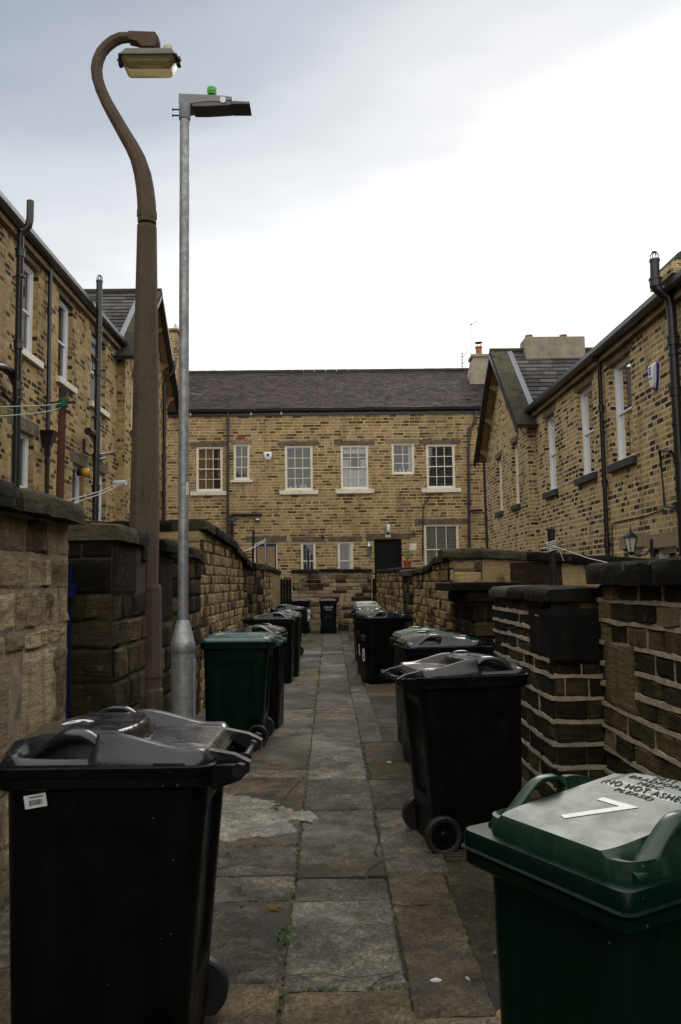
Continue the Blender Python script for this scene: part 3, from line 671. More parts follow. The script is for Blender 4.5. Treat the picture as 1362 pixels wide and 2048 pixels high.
for zi in range(4):
    s = 0 if zi % 2 else -.3
    while s < 3.3:
        l = rg_.uniform(.5, .85); s0 = max(0, s); s1 = min(3.4, s+l); s += l
        z1 = xt((s0+s1)/2)-.13-.3*zi; a = 0.0 if (zi == 0 and .25 < (s0+s1)/2 < .8) else rg_.uniform(.55, .9)
        if s1-s0 > .1: stone(mb, Vector((1.86, 9.72, 0)), Vector((1,0,0)), Vector((0,-1,0)), s0+.004, s1-.004, z1-.292, z1, .012, (5, 4), rg_, 1, .003, None, a)
mb.build('stonework', [M['mortar'], M['wall_far'], M['mortar_light']], xw, (3, 9.7, 0), sharp=50)
coping_run(xw, (3, 9.7, 0), (1.52, 9.72, 0), (1, 0, 0), (0, -1, 0), 3.75, lambda s: xt(max(0, s-.3)), .11, .07, .3, (.8, 1.3), M['coping'], 9, (.15, 0))
yard_wall('black gate pier halfway down the right side of the alley', 1.5, -1, 15.2, 16.3, lambda y: 1.78, [.2, .17, .2], (.2, .4), WMD, seed=41, sub=(3, 3), cop=.12, over=.1, end_front=(1.5, 2.1), name='gate_pier')
yard_wall('short run of right yard wall beyond the tall rubble stretch', 1.5, -1, 13.92, 14.3, lambda y: 1.75, [.15, .12, .10, .17], (.12, .3), WMF, seed=45, sub=(3, 2), cop=.1, over=.06)
yard_wall('far right yard wall of pale rubble carrying the flower pot', 1.5, -1, 16.32, 25.4, lambda y: 1.84 + .01*(y-16.3), [.15, .12, .10, .17], (.14, .34), WMF, seed=42, sub=(3, 2), depth=.03, cop=.1, over=.05)
# end wall
ew = empty('end_wall', (0, 25.5, 0), 0, 'blackened stone wall closing the far end of the alley behind two black bins', 'wall'); mb = MB()
mb.box(-1.2, 1.33, 25.5, 25.85, -.05, 1.86)
stones(mb, (-1.2, 25.5, 0), (1,0,0), (0,-1,0), 2.53, 0, lambda s: 1.86, [.22, .18, .16, .12, .1, .15], (.2, .5), .012, .018, (3, 3), 55, 1, .01, lambda a, s, z: a*.9 if (z > .5 or a > .5) else a*.7)
mb.build('stonework', [M['mortar'], M['wall'], M['mortar_light']], ew, (0, 25.5, 0), sharp=50)
coping_run(ew, (0, 25.5, 0), (-1.2, 25.5, 0), (1,0,0), (0,-1,0), 2.53, lambda s: 1.97, .11, .06, .35, (.6, 1), M['coping'], 19, (.04, .04))
# gates and doors in the gateways
def plank_gate(name, label, X0, X1, Y0, Y1, z1, mat, n=7, cat='gate', z0=.04):
    """tongued boards between two points in plan with rails, hinges and a latch"""
    L = math.hypot(X1-X0, Y1-Y0); root = empty(name, (X0, Y0, 0), math.atan2(Y1-Y0, X1-X0), label, cat)
    mb = MB()
    for i in range(n): mb.box(L*i/n+.003, L*(i+1)/n-.003, -.012, .012+.003*(i % 2), z0, z1)
    mb.build('boards', mat, root, bevel=.003)
    for z in (z0+.15, z1-.25):
        r_ = MB(); r_.box(.02, L-.02, .017, .05, z, z+.1); r_.build('rail', mat, root)
    h_ = MB(); h_.tube([(L*.9, -.02, 1.0), (L*.9, -.05, 1.0), (L*.9, -.05, 1.12), (L*.9, -.02, 1.12)], .008, 8); h_.build('handle', M['iron'], root)
    return root
plank_gate('yard_gate', 'bright blue wooden gate in the gateway behind the near left bin', -1.89, -1.89, 5.86, 4.93, 1.72, M['blue'])
hb = MB(); hb.ball((-1.80, 5.0, 1.68), .045, 10, 8, 0, (1.3, .8, .8)); hb.box(-1.86, -1.70, 4.98, 5.02, 1.64, 1.72)
tag(hb.build('gate_latch_cover', M['blue']), 'blue bracket sticking out at the top of the blue gate', 'bracket')
plank_gate('yard_gate', 'black gate in the shadowed gateway left of the tall yellow rubble wall', -1.9, -1.9, 9.08, 8.17, 1.6, M['black_paint'])
plank_gate('yard_gate', 'black gate between the low wall step and the middle left gate pier', -1.85, -1.85, 16.38, 15.52, 1.8, M['black_paint'])
plank_gate('yard_gate', 'black gate in the farthest left gateway before the rendered wall', -1.85, -1.85, 18.48, 17.42, 1.8, M['black_paint'])
plank_gate('yard_gate', 'black gate in the gateway behind the right gate pier with the corner slab', 1.78, 1.78, 7.32, 8.28, 1.32, M['black_paint'])
plank_gate('yard_gate', 'black gate beside the black pier halfway down the right side', 1.78, 1.78, 14.32, 15.18, 1.6, M['black_paint'])
plank_gate('alley_door', 'tall black boarded door in the left corner of the alley end', -1.6, -1.23, 25.62, 25.62, 1.68, M['black_paint'], 4, 'door')
plank_gate('alley_door', 'narrow black boarded door squeezed in the right corner of the alley end', 1.36, 1.52, 25.62, 25.62, 1.66, M['black_paint'], 2, 'door')
# flower pot on the wall
fp = empty('flower_pot', (1.9, 19.0, 1.83), 0, 'orange terracotta pot with a thin plant on the far right wall coping', 'flower pot')
q = atY(815, 1140, 19.0); fp.location = (q.x, 19.0, 1.865)
mb = MB(); mb.loft([[(r_*math.cos(k*.4488), r_*math.sin(k*.4488), z_) for k in range(14)] for r_, z_ in ((.07,0),(.095,.14),(.11,.14),(.11,.18),(.095,.18),(.09,.15))], 0, .5, (True, True)); mb.build('pot', simple('orange_pot', (.35,.06,.02), .6), fp)
mb = MB()
for i in range(14):
    a = i*2.4; h = .1+.2*rng.random()
    mb.tube([(0,0,.15), (.04*math.cos(a), .04*math.sin(a), .15+h*.6), (.09*math.cos(a), .09*math.sin(a), .15+h)], .003, 4)
    mb.quad([(.09*math.cos(a), .09*math.sin(a), .15+h), (.09*math.cos(a)+.03, .09*math.sin(a), .17+h), (.09*math.cos(a)+.03, .09*math.sin(a)+.02, .2+h), (.08*math.cos(a), .09*math.sin(a)+.01, .19+h)])
mb.build('plant', M['leaf'], fp)
# ------------------------------------------------------------------ houses
class House:
    def __init__(s, name, loc, label):
        s.off = Vector(loc); s.root = empty(name, loc, 0, label, 'house')
    def b(s, mb, name, mats, parent=None, **k): return mb.build(name, mats, parent or s.root, s.off, **k)
def frame(kind, base):
    """maps (s along the wall, z up, d outward) to the world"""
    if kind == 'left': return lambda p, z, d: Vector((base+d, p, z))
    if kind == 'right': return lambda p, z, d: Vector((base-d, p, z))
    return lambda p, z, d: Vector((p, base-d, z))
def fbox(mb, f, s0, s1, z0, z1, d0, d1, m=0, a=.5):
    v = [f(s, z, d) for s in (s0, s1) for d in (d0, d1) for z in (z0, z1)]
    mb.add(v, [(0,1,3,2),(4,6,7,5),(0,4,5,1),(2,3,7,6),(0,2,6,4),(1,5,7,3)], m, a)
def wall_mesh(mb, f, s0, s1, z0, z1, ops, rev=.22):
    S = sorted({s0, s1} | {o[0] for o in ops} | {o[1] for o in ops}); Z = sorted({z0, z1} | {o[2] for o in ops} | {o[3] for o in ops})
    for i in range(len(S)-1):
        for j in range(len(Z)-1):
            cs, cz = (S[i]+S[i+1])/2, (Z[j]+Z[j+1])/2
            if any(o[0] < cs < o[1] and o[2] < cz < o[3] for o in ops): continue
            mb.quad([f(S[i], Z[j], 0), f(S[i+1], Z[j], 0), f(S[i+1], Z[j+1], 0), f(S[i], Z[j+1], 0)])
    for a, b, c, d in ops:
        for (p, q) in (((a, c), (b, c)), ((b, c), (b, d)), ((b, d), (a, d)), ((a, d), (a, c))):
            mb.quad([f(p[0], p[1], 0), f(q[0], q[1], 0), f(q[0], q[1], -rev), f(p[0], p[1], -rev)])
def sash(h, f, s0, s1, z0, z1, cols=3, rows=4, rev=.13, mat='white', sill=('sill_white', .12, .08), lint=('lintel', .17, .16), inside='room', style='sash', label=None, sillext=.12):
    """a sash window in its opening: outer frame, two sashes with glazing bars, pane, sill and lintel, and what hangs behind the glass"""
    w = MB(); t = .055
    fbox(w, f, s0+.002, s0+t, z0, z1, -rev, -rev+.07); fbox(w, f, s1-t, s1-.002, z0, z1, -rev, -rev+.07)
    fbox(w, f, s0+t, s1-t, z1-t, z1-.002, -rev, -rev+.07); fbox(w, f, s0+t, s1-t, z0+.002, z0+t*1.2, -rev, -rev+.075)
    zm = (z0+z1)/2 if style == 'sash' else None; b = .034
    a0, a1, c0, c1 = s0+t, s1-t, z0+t*1.2, z1-t
    for (e0, e1, dd) in (((zm-.02, c1, .045), (c0, zm+.02, .018)) if zm else ((c0, c1, .03),)):
        fbox(w, f, a0, a0+b, e0, e1, -rev-.02, -rev+dd); fbox(w, f, a1-b, a1, e0, e1, -rev-.02, -rev+dd)
        fbox(w, f, a0+b, a1-b, e1-b, e1, -rev-.018, -rev+dd-.003); fbox(w, f, a0+b, a1-b, e0, e0+b*1.1, -rev-.018, -rev+dd-.003)
        for i in range(1, cols): x = a0+b+(a1-a0-2*b)*i/cols; fbox(w, f, x-.011, x+.011, e0+b, e1-b, -rev-.012, -rev+dd-.008)
        nr = rows//2 if zm else rows
        for i in range(1, nr): z = e0+b+(e1-e0-2*b)*i/nr; fbox(w, f, a0+b, a1-b, z-.011, z+.011, -rev-.010, -rev+dd-.010)
    win = h.b(w, 'window', M[mat]);
    if label: win['label'] = label
    g_ = MB(); g_.quad([f(a0, c0, -rev), f(a1, c0, -rev), f(a1, c1, -rev), f(a0, c1, -rev)]); h.b(g_, 'pane', M['glass'], win)
    r_ = MB(); r_.quad([f(a0-.05, c0-.05, -rev-.3), f(a1+.05, c0-.05, -rev-.3), f(a1+.05, c1+.05, -rev-.3), f(a0-.05, c1+.05, -rev-.3)])
    for (p, q) in (((s0, z0), (s1, z0)), ((s1, z0), (s1, z1)), ((s1, z1), (s0, z1)), ((s0, z1), (s0, z0))):
        r_.quad([f(p[0], p[1], -rev-.021), f(q[0], q[1], -rev-.021), f(q[0], q[1], -rev-.3), f(p[0], p[1], -rev-.3)])
    h.b(r_, 'interior', M['room'], win)
    def drape(x0, x1, z0_, z1_, mat_, nm, amp=.018, wl=.09):
        d = MB(); n = max(6, int((x1-x0)/.02)); vs = []
        for j in range(6):
            for i in range(n+1):
                x = x0+(x1-x0)*i/n; vs.append(f(x, z0_+(z1_-z0_)*j/5, -rev-.07+amp*math.sin(x/wl*6.28+.6*noise.noise(Vector((x*3, j*.3, 0))))))
        d.add(vs, [(j*(n+1)+i, j*(n+1)+i+1, (j+1)*(n+1)+i+1, (j+1)*(n+1)+i) for j in range(5) for i in range(n)], 0, .5, True)
        h.b(d, nm, M[mat_], win)
    W = a1-a0; Hh = c1-c0
    if inside == 'brown': drape(a0, a0+W*.66, c0, c1, 'curtain', 'curtain'); drape(a1-W*.16, a1, c0+Hh*.3, c1, 'curtain', 'curtain')
    elif inside == 'net':
        drape(a0, a1, c1-Hh*.16, c1, 'net', 'pelmet', .004); drape(a0, a0+W*.3, c0, c1-Hh*.3, 'net', 'curtain'); drape(a1-W*.25, a1, c0, c1-Hh*.3, 'net', 'curtain')
        drape(a0+W*.3, a1-W*.25, c0, c0+Hh*.45, 'net', 'curtain', .01)
    elif inside == 'side': drape(a1-W*.22, a1, c0, c1, 'net', 'curtain', .01)
    elif inside == 'blinds' or inside == 'blinds_shut':
        bl = MB(); n = int(Hh/.055)
        for i in range(n):
            z = c1 - (i+.5)*Hh/n; k = .004 if inside == 'blinds' else .018
            bl.quad([f(a0, z-k-.006, -rev-.04), f(a1, z-k-.006, -rev-.04), f(a1, z+k, -rev-.085), f(a0, z+k, -rev-.085)])
            bl.quad([f(a0, z-k-.009, -rev-.039), f(a1, z-k-.009, -rev-.039), f(a1, z-k-.002, -rev-.039), f(a0, z-k-.002, -rev-.039)])
        h.b(bl, 'blind', M['blind'], win)
    if inside == 'side' or inside == 'clutter':
        cl = MB()
        for i in range(4): x = a0+W*(.12+.2*i); fbox(cl, f, x, x+.07, c0, c0+.08+.12*rng.random(), -rev-.16, -rev-.1)
        h.b(cl, 'windowsill_ornament', M['net'], win)
    if sill:
        s_ = MB(); sm, th, pr = sill; fbox(s_, f, s0-sillext, s1+sillext, z0-th, z0-.002, -rev+.02, pr); so = h.b(s_, 'sill', M[sm], win, bevel=.008)
    if lint:
        l_ = MB(); lm, th, ex = lint; fbox(l_, f, s0-ex, s1+ex, z1+.001, z1+th, -rev, .006); h.b(l_, 'lintel', M[lm], win, bevel=.004)
    return win
def pipe(h, pts, r, name='drainpipe', brackets=(), joints=(), cowl=False, mat='black_pvc', parent=None, nb=None, d0=None):
    mb = MB(); mb.tube(pts, r, 12)
    for z in joints:
        P = [Vector(p) for p in pts]
        for i in range(len(P)-1):
            a, b = P[i], P[i+1]
            if (a.z-z)*(b.z-z) <= 0 and abs(a.z-b.z) > .01:
                c = a.lerp(b, (z-a.z)/(b.z-a.z)); mb.tube([c+Vector((0,0,-.06)), c+Vector((0,0,.06))], r*1.28, 12); mb.tube([c+Vector((0,0,.05)), c+Vector((0,0,.075))], r*1.45, 12); break
    if cowl:
        t = Vector(pts[0] if Vector(pts[0]).z > Vector(pts[-1]).z else pts[-1])
        for k in range(8):
            a = k*math.pi/4; e = Vector((math.cos(a), math.sin(a), 0))
            mb.tube([t+e*r*.95, t+e*r*.9+Vector((0,0,.07)), t+e*r*.45+Vector((0,0,.13))], .006, 5)
        mb.tube([t+Vector((0,0,.12)), t+Vector((0,0,.135))], r*.5, 10)
        mb.tube([t+Vector((0,0,-.03)), t+Vector((0,0,.01))], r*1.12, 12)
    return h.b(mb, name, M[mat], parent)
def bracket(h, c, r, N, U, pipeo):
    mb = MB(); c = Vector(c); mb.tube([c+Vector((0,0,-.022)), c+Vector((0,0,.022))], r*1.22, 12)
    mb.tube([c, c-N*(r+.06)], .012, 6); mb.tube([c+U*(-r-.05)-N*(r*.2), c+U*(r+.05)-N*(r*.2)], .012, 6)
    h.b(mb, 'bracket', M['black_pvc'], pipeo)
def slate_plane(mb, P0, E, S, wE, wS, w=.28, row=.2, th=.012, keep=None, rg=None, m=0):
    """slates on a slope: P0 eaves corner, E unit along eaves, S unit up the slope"""
    N = Vector(E).cross(Vector(S)); N = N if N.z > 0 else -N; n = int(wS/row)+1
    for j in range(n):
        x = -rg.random()*w
        while x < wE:
            x0, x1 = max(0, x), min(wE, x+w); y0 = j*row; y1 = min(wS, y0+row*1.08); x += w
            if x1-x0 < .03 or y1-y0 < .02: continue
            if keep and not keep((x0+x1)/2, (y0+y1)/2): continue
            d = rg.uniform(-.006, .006); dl = rg.uniform(0, .004); e = .0035
            a, b = P0+E*(x0+e)+S*(y0+d), P0+E*(x1-e)+S*(y0+d)
            c, q = P0+E*(x1-e)+S*y1, P0+E*(x0+e)+S*y1
            t0 = N*(th*1.9+dl); t1 = N*.001
            mb.add([a+t0, b+t0, c+t1, q+t1, a-N*.004, b-N*.004], [(0,1,2,3), (4,5,1,0), (4,0,3), (5,2,1)], m, rg.random())

def side_house(side, dz, facade_m, label):
    sg = -1 if side == 'left' else 1                       # sign of x
    f = frame(side, sg*5.5); fg = frame(side, sg*5.3)
    h = House('terraced_house', (sg*5.5, 20, 0), label); YN = 20.55 if side == 'left' else 20.85
    zE = 5.86+dz
    if side == 'left':
        ops = [(13.8, 14.87, 5.81, 7.56), (16.02, 16.9, 5.81, 7.56), (18.25, 19.45, 5.81, 7.5)]
        sill = ('sill_white', .13, .09); low = [(13.75, 14.8, 2.4, 4.36), (17.05, 17.85, 2.2, 4.22), (19.0, 19.6, 2.6, 4.3)]
        gops = [(21.25, 21.95, 5.7, 7.3), (23.4, 24.1, 5.7, 7.3)]
    else:
        ops = [(14.1, 15.18, 3.74, 5.68), (16.2, 17.25, 3.74, 5.66), (19.0, 19.9, 3.72, 5.62)]
        sill = ('sill_dark', .15, .09); low = [(13.9, 14.85, .9, 2.1), (12.55, 13.5, .9, 2.05), (19.05, 19.5, 1.0, 2.2)]
        gops = [(21.95, 22.7, 3.66, 5.45), (24.1, 24.85, 3.66, 5.35)]
    w = MB(); wall_mesh(w, f, -18, YN, -.05, zE, ops+low)
    # gable bay
    y0, y1 = YN, YN+5.5; ym = (y0+y1)/2; zg = 5.75+dz; za = zg + 2.55
    wall_mesh(w, fg, y0, y1, -.05, zg, gops)
    w.quad([fg(y0, zg, 0), fg(y1, zg, 0), fg(ym, za, 0)])
    w.quad([fg(y0, -.05, 0), fg(y0, zg, 0), f(y0, zg, -.3), f(y0, -.05, -.3)])
    w.quad([fg(y1, -.05, 0), fg(y1, zg, 0), f(y1, zg, -6), f(y1, -.05, -6)])
    w.quad([f(-18, -.05, 0), f(-18, zE, 0), f(-18, zE+2.2, -3.2), f(-18, zE, -6.4), f(-18, -.05, -6.4)])
    w.quad([f(-18, -.05, -6.4), f(-18, zE, -6.4), f(y1, zE, -6.4), f(y1, -.05, -6.4)])
    h.b(w, 'wall', M[facade_m])
    for i, o in enumerate(ops):
        sash(h, f, *o, 1, 2, .17, 'white_pvc', sill, ('lintel', .2, .14), inside=('net' if i != 1 else 'room'))
    for i, o in enumerate(low):
        sash(h, f, *o, 1, 2, .17, 'white_pvc', sill, ('lintel_pale' if side == 'right' else 'lintel', .24, .2))
    for i, o in enumerate(gops): sash(h, fg, *o, 1, 2, .17, 'white', ('sill_dark' if side == 'right' else 'sill_dark', .14, .08), ('lintel', .16, .13), sillext=.1)
    # cornice, gutter and roof
    c = MB(); fbox(c, f, -18, YN-.002, zE-.02, zE+.11, -.05, .10); h.b(c, 'cornice', M['cornice'])
    gu = MB()
    prof = [(-.0, .20), (.09, .20), (.10, .10), (.15, .085), (.22, .10), (.25, .15), (.25, .235), (.235, .235), (.225, .16), (.12, .13), (.10, .24), (0, .24)]
    nY = 24
    gu.loft([[f(-18+(YN+.2+18)*i/nY, zE+q, p) for p, q in prof] for i in range(nY+1)], 0, .5, (True, True), False)
    h.b(gu, 'gutter', M['gutter'])
    rf = MB(); S = (f(0, 2.25, -3.3)-f(0, 0, 0)).normalized(); E = Vector((0,1,0))
    rf.quad([f(-18, zE+.18, .12), f(YN+2.7, zE+.18, .12), f(YN+2.7, zE+2.45, -3.2), f(-18, zE+2.45, -3.2)])
    rf.quad([f(-18, zE+.18, -6.5), f(YN+2.7, zE+.18, -6.5), f(YN+2.7, zE+2.45, -3.2), f(-18, zE+2.45, -3.2)])
    h.b(rf, 'main_roof', M['slate_grey'])
    # gable roof, ridge running away from the alley
    half = (y1-y0)/2+.38; ov = .36; slope = 2.55/((y1-y0)/2)
    zr = za+.16; zl = zr - slope*half; dend = -5
    for sgn, near in ((-1, True), (1, False)):
        gr = MB(); rg_ = random.Random(5)
        P0 = fg(ym+sgn*half, zl, ov) if side == 'left' else fg(ym+sgn*half, zl, ov)
        E_ = (fg(0, 0, -1)-fg(0, 0, 0)); S_ = (fg(ym, zr, 0)-fg(ym+sgn*half, zl, 0)); wS = S_.length; S_.normalize()
        slate_plane(gr, P0+E_*.62, E_, S_, 4.8, wS, .36, .23, .014, None, rg_)
        gr.quad([P0-Vector((0,0,.03)), P0+E_*5.4-Vector((0,0,.03)), P0+E_*5.4+S_*wS-Vector((0,0,.03)), P0+S_*wS-Vector((0,0,.03))])
        r_ = h.b(gr, 'gable_roof', M['slate_grey'])
        vb = MB(); Nn = E_.cross(S_); Nn = Nn if Nn.z > 0 else -Nn
        n = 3
        for i in range(n):
            a_ = P0+S_*(wS*i/n+.004); b_ = P0+S_*(wS*(i+1)/n-.004)
            vb.add([a_+Nn*.045, a_+E_*.5+Nn*.045, b_+E_*.5+Nn*.045, b_+Nn*.045, a_-Nn*.03, a_+E_*.5-Nn*.03, b_+E_*.5-Nn*.03, b_-Nn*.03],
                   [(0,1,2,3),(4,7,6,5),(0,4,5,1),(3,2,6,7),(0,3,7,4),(1,5,6,2)], 0, .3+.25*i)
        h.b(vb, 'verge', M['verge'], r_)
        ld = MB(); ld.add([P0+E_*.51+Nn*.05, P0+E_*.66+Nn*.055, P0+E_*.66+Nn*.055+S_*wS, P0+E_*.51+Nn*.05+S_*wS], [(0,1,2,3)]); h.b(ld, 'lead_flashing', M['lead'], r_)
        bb = MB(); a_ = P0-Nn*.035; b_ = P0+S_*wS-Nn*.035; D_ = Vector((0,0,-.15))
        for o_, t_, dd in ((-.03, .03, -.13), (.0, .04, -.2), (.10, .03, -.11)):
            D_ = Vector((0,0,dd))
            bb.add([a_+E_*o_, a_+E_*(o_+t_), b_+E_*(o_+t_), b_+E_*o_, a_+E_*o_+D_, a_+E_*(o_+t_)+D_, b_+E_*(o_+t_)+D_, b_+E_*o_+D_], [(0,1,2,3),(4,7,6,5),(0,4,5,1),(3,2,6,7),(0,3,7,4),(1,5,6,2)])
        h.b(bb, 'bargeboard', M['gutter'])
        sf = MB(); a_ = P0-Nn*.04+E_*.04; b_ = a_+S_*wS; sf.quad([a_, a_+E_*(ov-.0), b_+E_*(ov-.0), b_]); sf.quad([a_-Nn*.02, a_+E_*(ov-.05)-Nn*.02, b_+E_*(ov-.05)-Nn*.02, b_-Nn*.02]); h.b(sf, 'soffit', M['timber'])
        for t_ in (.12, .42, .72):
            c_ = P0+S_*wS*t_-Nn*.04+E_*.12; cb = MB()
            cb.loft([[c_+E_*x+Vector((0, d, z)) for x, z in ((0,0),(.30,0),(.30,-.34),(.24,-.33),(.2,-.22),(.12,-.14),(.03,-.12),(0,-.06))] for d in (-.06, .06)], 0, .5, (True, True), False)
            h.b(cb, 'corbel', M['timber'])
    rd = MB(); rd.tube([fg(ym, zr+.02, ov), fg(ym, zr+.02, -5)], .09, 10); h.b(rd, 'ridge', M['verge'])
    return h, f, fg, ym, zr, YN

# ---- right house
h, f, fg, ym, zr, YN = side_house('right', 0, 'facade_right', 'right honey stone terraced house with dark sills and an alarm box')
N = Vector((-1,0,0)); U = Vector((0,1,0))
ch = MB(); ch.box(5.95, 7.75, ym-.35, ym+.35, zr-.7, zr+.36); cho = h.b(ch, 'chimney', M['render'], bevel=.03)
for x in (6.15, 7.2): 
    p_ = MB(); p_.loft([[(x+r_*math.cos(k*.5236), ym+r_*math.sin(k*.5236), zr+z_) for k in range(12)] for r_, z_ in ((.11,.36),(.11,.40),(.10,.41),(.10,.46),(.12,.46),(.12,.495),(.08,.495))], 0, .5); h.b(p_, 'chimney_pot', M['terracotta'], cho)
bx = MB(); bx.loft([[(5.0+a, b, z) for a, b in ((0,0),(1.1,0),(1.1,.9),(0,.9))] for z in (5, 5.1)], 0) if False else None
# old domed stack rising behind the gutter at the near end
q = atY(1358, 560, 15.6); st_ = MB()
st_.box(q.x-.25, q.x+1.6, 15.2, 16.1, 6.2, q.z-.05); st_.box(q.x-.36, q.x+1.7, 15.1, 16.2, q.z-.04, q.z+.14); st_.box(q.x-.28, q.x+1.7, 15.15, 16.15, q.z+.142, q.z+.26)
so = h.b(st_, 'chimney', M['facade_right'], bevel=.03); dm = MB()
dm.loft([[(q.x+.65+a*.9*k, 15.65+b*.5*k, q.z+.262+z) for a, b in ((-1,-1),(1,-1),(1,1),(-1,1))] for k, z in ((1,0),(.95,.12),(.75,.25),(.4,.33))], 0); h.b(dm, 'chimney_cap', M['verge'], so)
# soil vent, downpipes and little pipes
Yp = 12.0
pz = lambda x, y: atY(x, y, Yp)
pp = [pz(1309, 520), pz(1310, 560), pz(1313, 577), pz(1325, 588), pz(1337, 596), pz(1342, 615), pz(1344, 640)]
X5 = 5.32
base = Vector((pp[-1].x, Yp, 0)); pts = [p for p in pp] + [Vector((pp[-1].x, Yp, .5))]
po = pipe(h, pts, .072, 'soil_pipe', joints=(pp[1].z-.05, 5.2, 4.4, 3.35, 2.6), cowl=True)
for z in (5.0, 3.9, 2.9): bracket(h, (pp[-1].x, Yp, z), .072, N, U, po)
Y2 = atX(1204, 900, 5.4).y; po = pipe(h, [(5.3, Y2, 5.98), (5.42, Y2, 5.85), (5.42, Y2, .5)], .045, joints=(4.9, 3.4, 2.2))
for z in (4.9, 2.9): bracket(h, (5.42, Y2, z), .045, N, U, po)
po = pipe(h, [(5.25, YN+5.72, 5.5), (5.3, YN+5.72, .4)], .05, joints=(3.6, 2.9)); bracket(h, (5.3, YN+5.72, 2.9), .05, N, U, po)
mb = MB(); ym2 = 12.9; a = atX(1342, 903, 5.45); b = atX(1319, 900, 5.42); c = atX(1330, 1012, 5.42); d = atX(1350, 1016, 5.42)
po = pipe(h, [a, b, c, d], .026, 'overflow_pipe')
cab = MB(); cab.tube([atX(1329, 1018, 5.485), atX(1290, 1032, 5.485), atX(1229, 1045, 5.485), atX(1224, 1052, 5.485), atX(1226, 1140, 5.485)], .009, 6); h.b(cab, 'cable', M['iron'])
# alarm box
def alarm(h, f, s, z, w, hh, mat2='blue_ink', txt=None, rot=0):
    a = MB(); P = [(-w/2, hh*.42), (-w*.38, hh*.5), (w*.38, hh*.5), (w/2, hh*.42), (w*.40, -hh*.15), (w*.2, -hh*.5), (-w*.2, -hh*.5), (-w*.40, -hh*.15)]
    a.loft([[f(s+x*k, z+y*k, d) for x, y in P] for k, d in ((1, 0), (1, .05), (.9, .085), (.6, .1))], 0); o = h.b(a, 'alarm_box', M['white_pvc'])
    b = MB(); b.loft([[f(s+x*k, z+y*k-.012, d) for x, y in P] for k, d in ((1.05, .0), (1.05, .04))], 0); h.b(b, 'back_plate', M[mat2], o)
    return o
q = atX(1312, 752, 5.5); o = alarm(h, f, q.y, q.z, .27, .42)
mk = MB()
for k in range(3): fbox(mk, f, q.y-.05, q.y+.05, q.z+.02+k*.05, q.z+.05+k*.05, .10, .104)
fbox(mk, f, q.y-.06, q.y+.06, q.z-.06, q.z-.03, .10, .104)
h.b(mk, 'alarm_emblem', M['blue_ink'], o)
# wall lantern
q = atX(1296, 1092, 5.42); L = atX(1273, 1088, 5.2); wl = MB()
ro = empty('wall_lantern', (0,0,0)); C.objects.unlink(ro); bpy.data.objects.remove(ro)
c = Vector((5.1, q.y, L.z)); 
wl.tube([f(q.y, c.z-.22, .0), f(q.y, c.z+.08, .0)], .045, 8); wl.tube([f(q.y, c.z-.05, .02), f(q.y, c.z-.18, .12), f(q.y, c.z-.2, .26), f(q.y, c.z-.13, .36)], .014, 8)
cc_ = f(q.y, c.z, .37); rr = lambda r, z, n=6: [(cc_.x+r*math.cos(k*2*math.pi/n), cc_.y+r*math.sin(k*2*math.pi/n), cc_.z+z) for k in range(n)]
wl.loft([rr(.02, -.19), rr(.05, -.14), rr(.06, -.13)], 0); wl.loft([rr(.13, .11), rr(.125, .13), rr(.06, .19), rr(.03, .21), rr(.012, .25), rr(.012, .29)], 0)
for k in range(6):
    a = k*math.pi/3; e = Vector((math.cos(a), math.sin(a), 0)); wl.tube([cc_+e*.06+Vector((0,0,-.13)), cc_+e*.115+Vector((0,0,.11))], .007, 5)
wo = h.b(wl, 'wall_lantern', M['iron']); gg = MB(); gg.loft([rr(.05, -.13), rr(.105, .11)], 0); h.b(gg, 'lantern_glass', M['bulb'], wo)

# ---- left house
h, f, fg, ym, zr, YN = side_house('left', 1.85, 'facade_left', 'left sooty stone terraced house with white window sills and many black pipes')
N = Vector((1,0,0))
def lpipe(px, X, r, top, joints, br, cowl=False, name='soil_pipe', low=1.5):
    Y = atX(px, 800, X).y; P = [atY(a, b, Y) for a, b in top]; x0 = X
    pts = P + [Vector((X, Y, low))]; o = pipe(h, pts, r, name, joints=joints, cowl=cowl)
    for z in br: bracket(h, (X, Y, z), r, N, U, o)
    return Y, o
Y1, _ = lpipe(36, -5.18, .062, [(61, 402), (60, 440), (57, 452), (48, 462), (41, 470)], (7.2, 5.6, 4.9), (7.6, 6.8, 4.7))
Y2, _ = lpipe(97, -5.40, .042, [(101, 524)], (6.9, 5.0), (6.9, 5.2), name='drainpipe', low=4.4)
hp = MB(); hp.loft([[(-5.40+a*k, Y2+b*k, z) for a, b in ((-1,-1),(1,-1),(1,1),(-1,1))] for k, z in ((.05, 4.05), (.05, 4.2), (.15, 4.5), (.16, 4.53))], 0, .5, (True, True), False); hp.tube([(-5.40, Y2, 4.1), (-5.40, Y2, 1.5)], .045, 10)
for z in (3.9, 3.1): hp.tube([(-5.40, Y2, z), (-5.40, Y2, z+.09)], .06, 10)
h.b(hp, 'rainwater_hopper', M['black_pvc'])
Y3, _ = lpipe(193, -5.18, .07, [(199, 562), (198, 640)], (7.3, 6.3, 4.4, 3.7), (6.6, 5.3, 3.2), True)
Y4, _ = lpipe(329, -5.22, .055, [(349, 722), (347, 742), (334, 757), (329, 770)], (5.6, 4.4), (5.4, 4.0, 3.2))
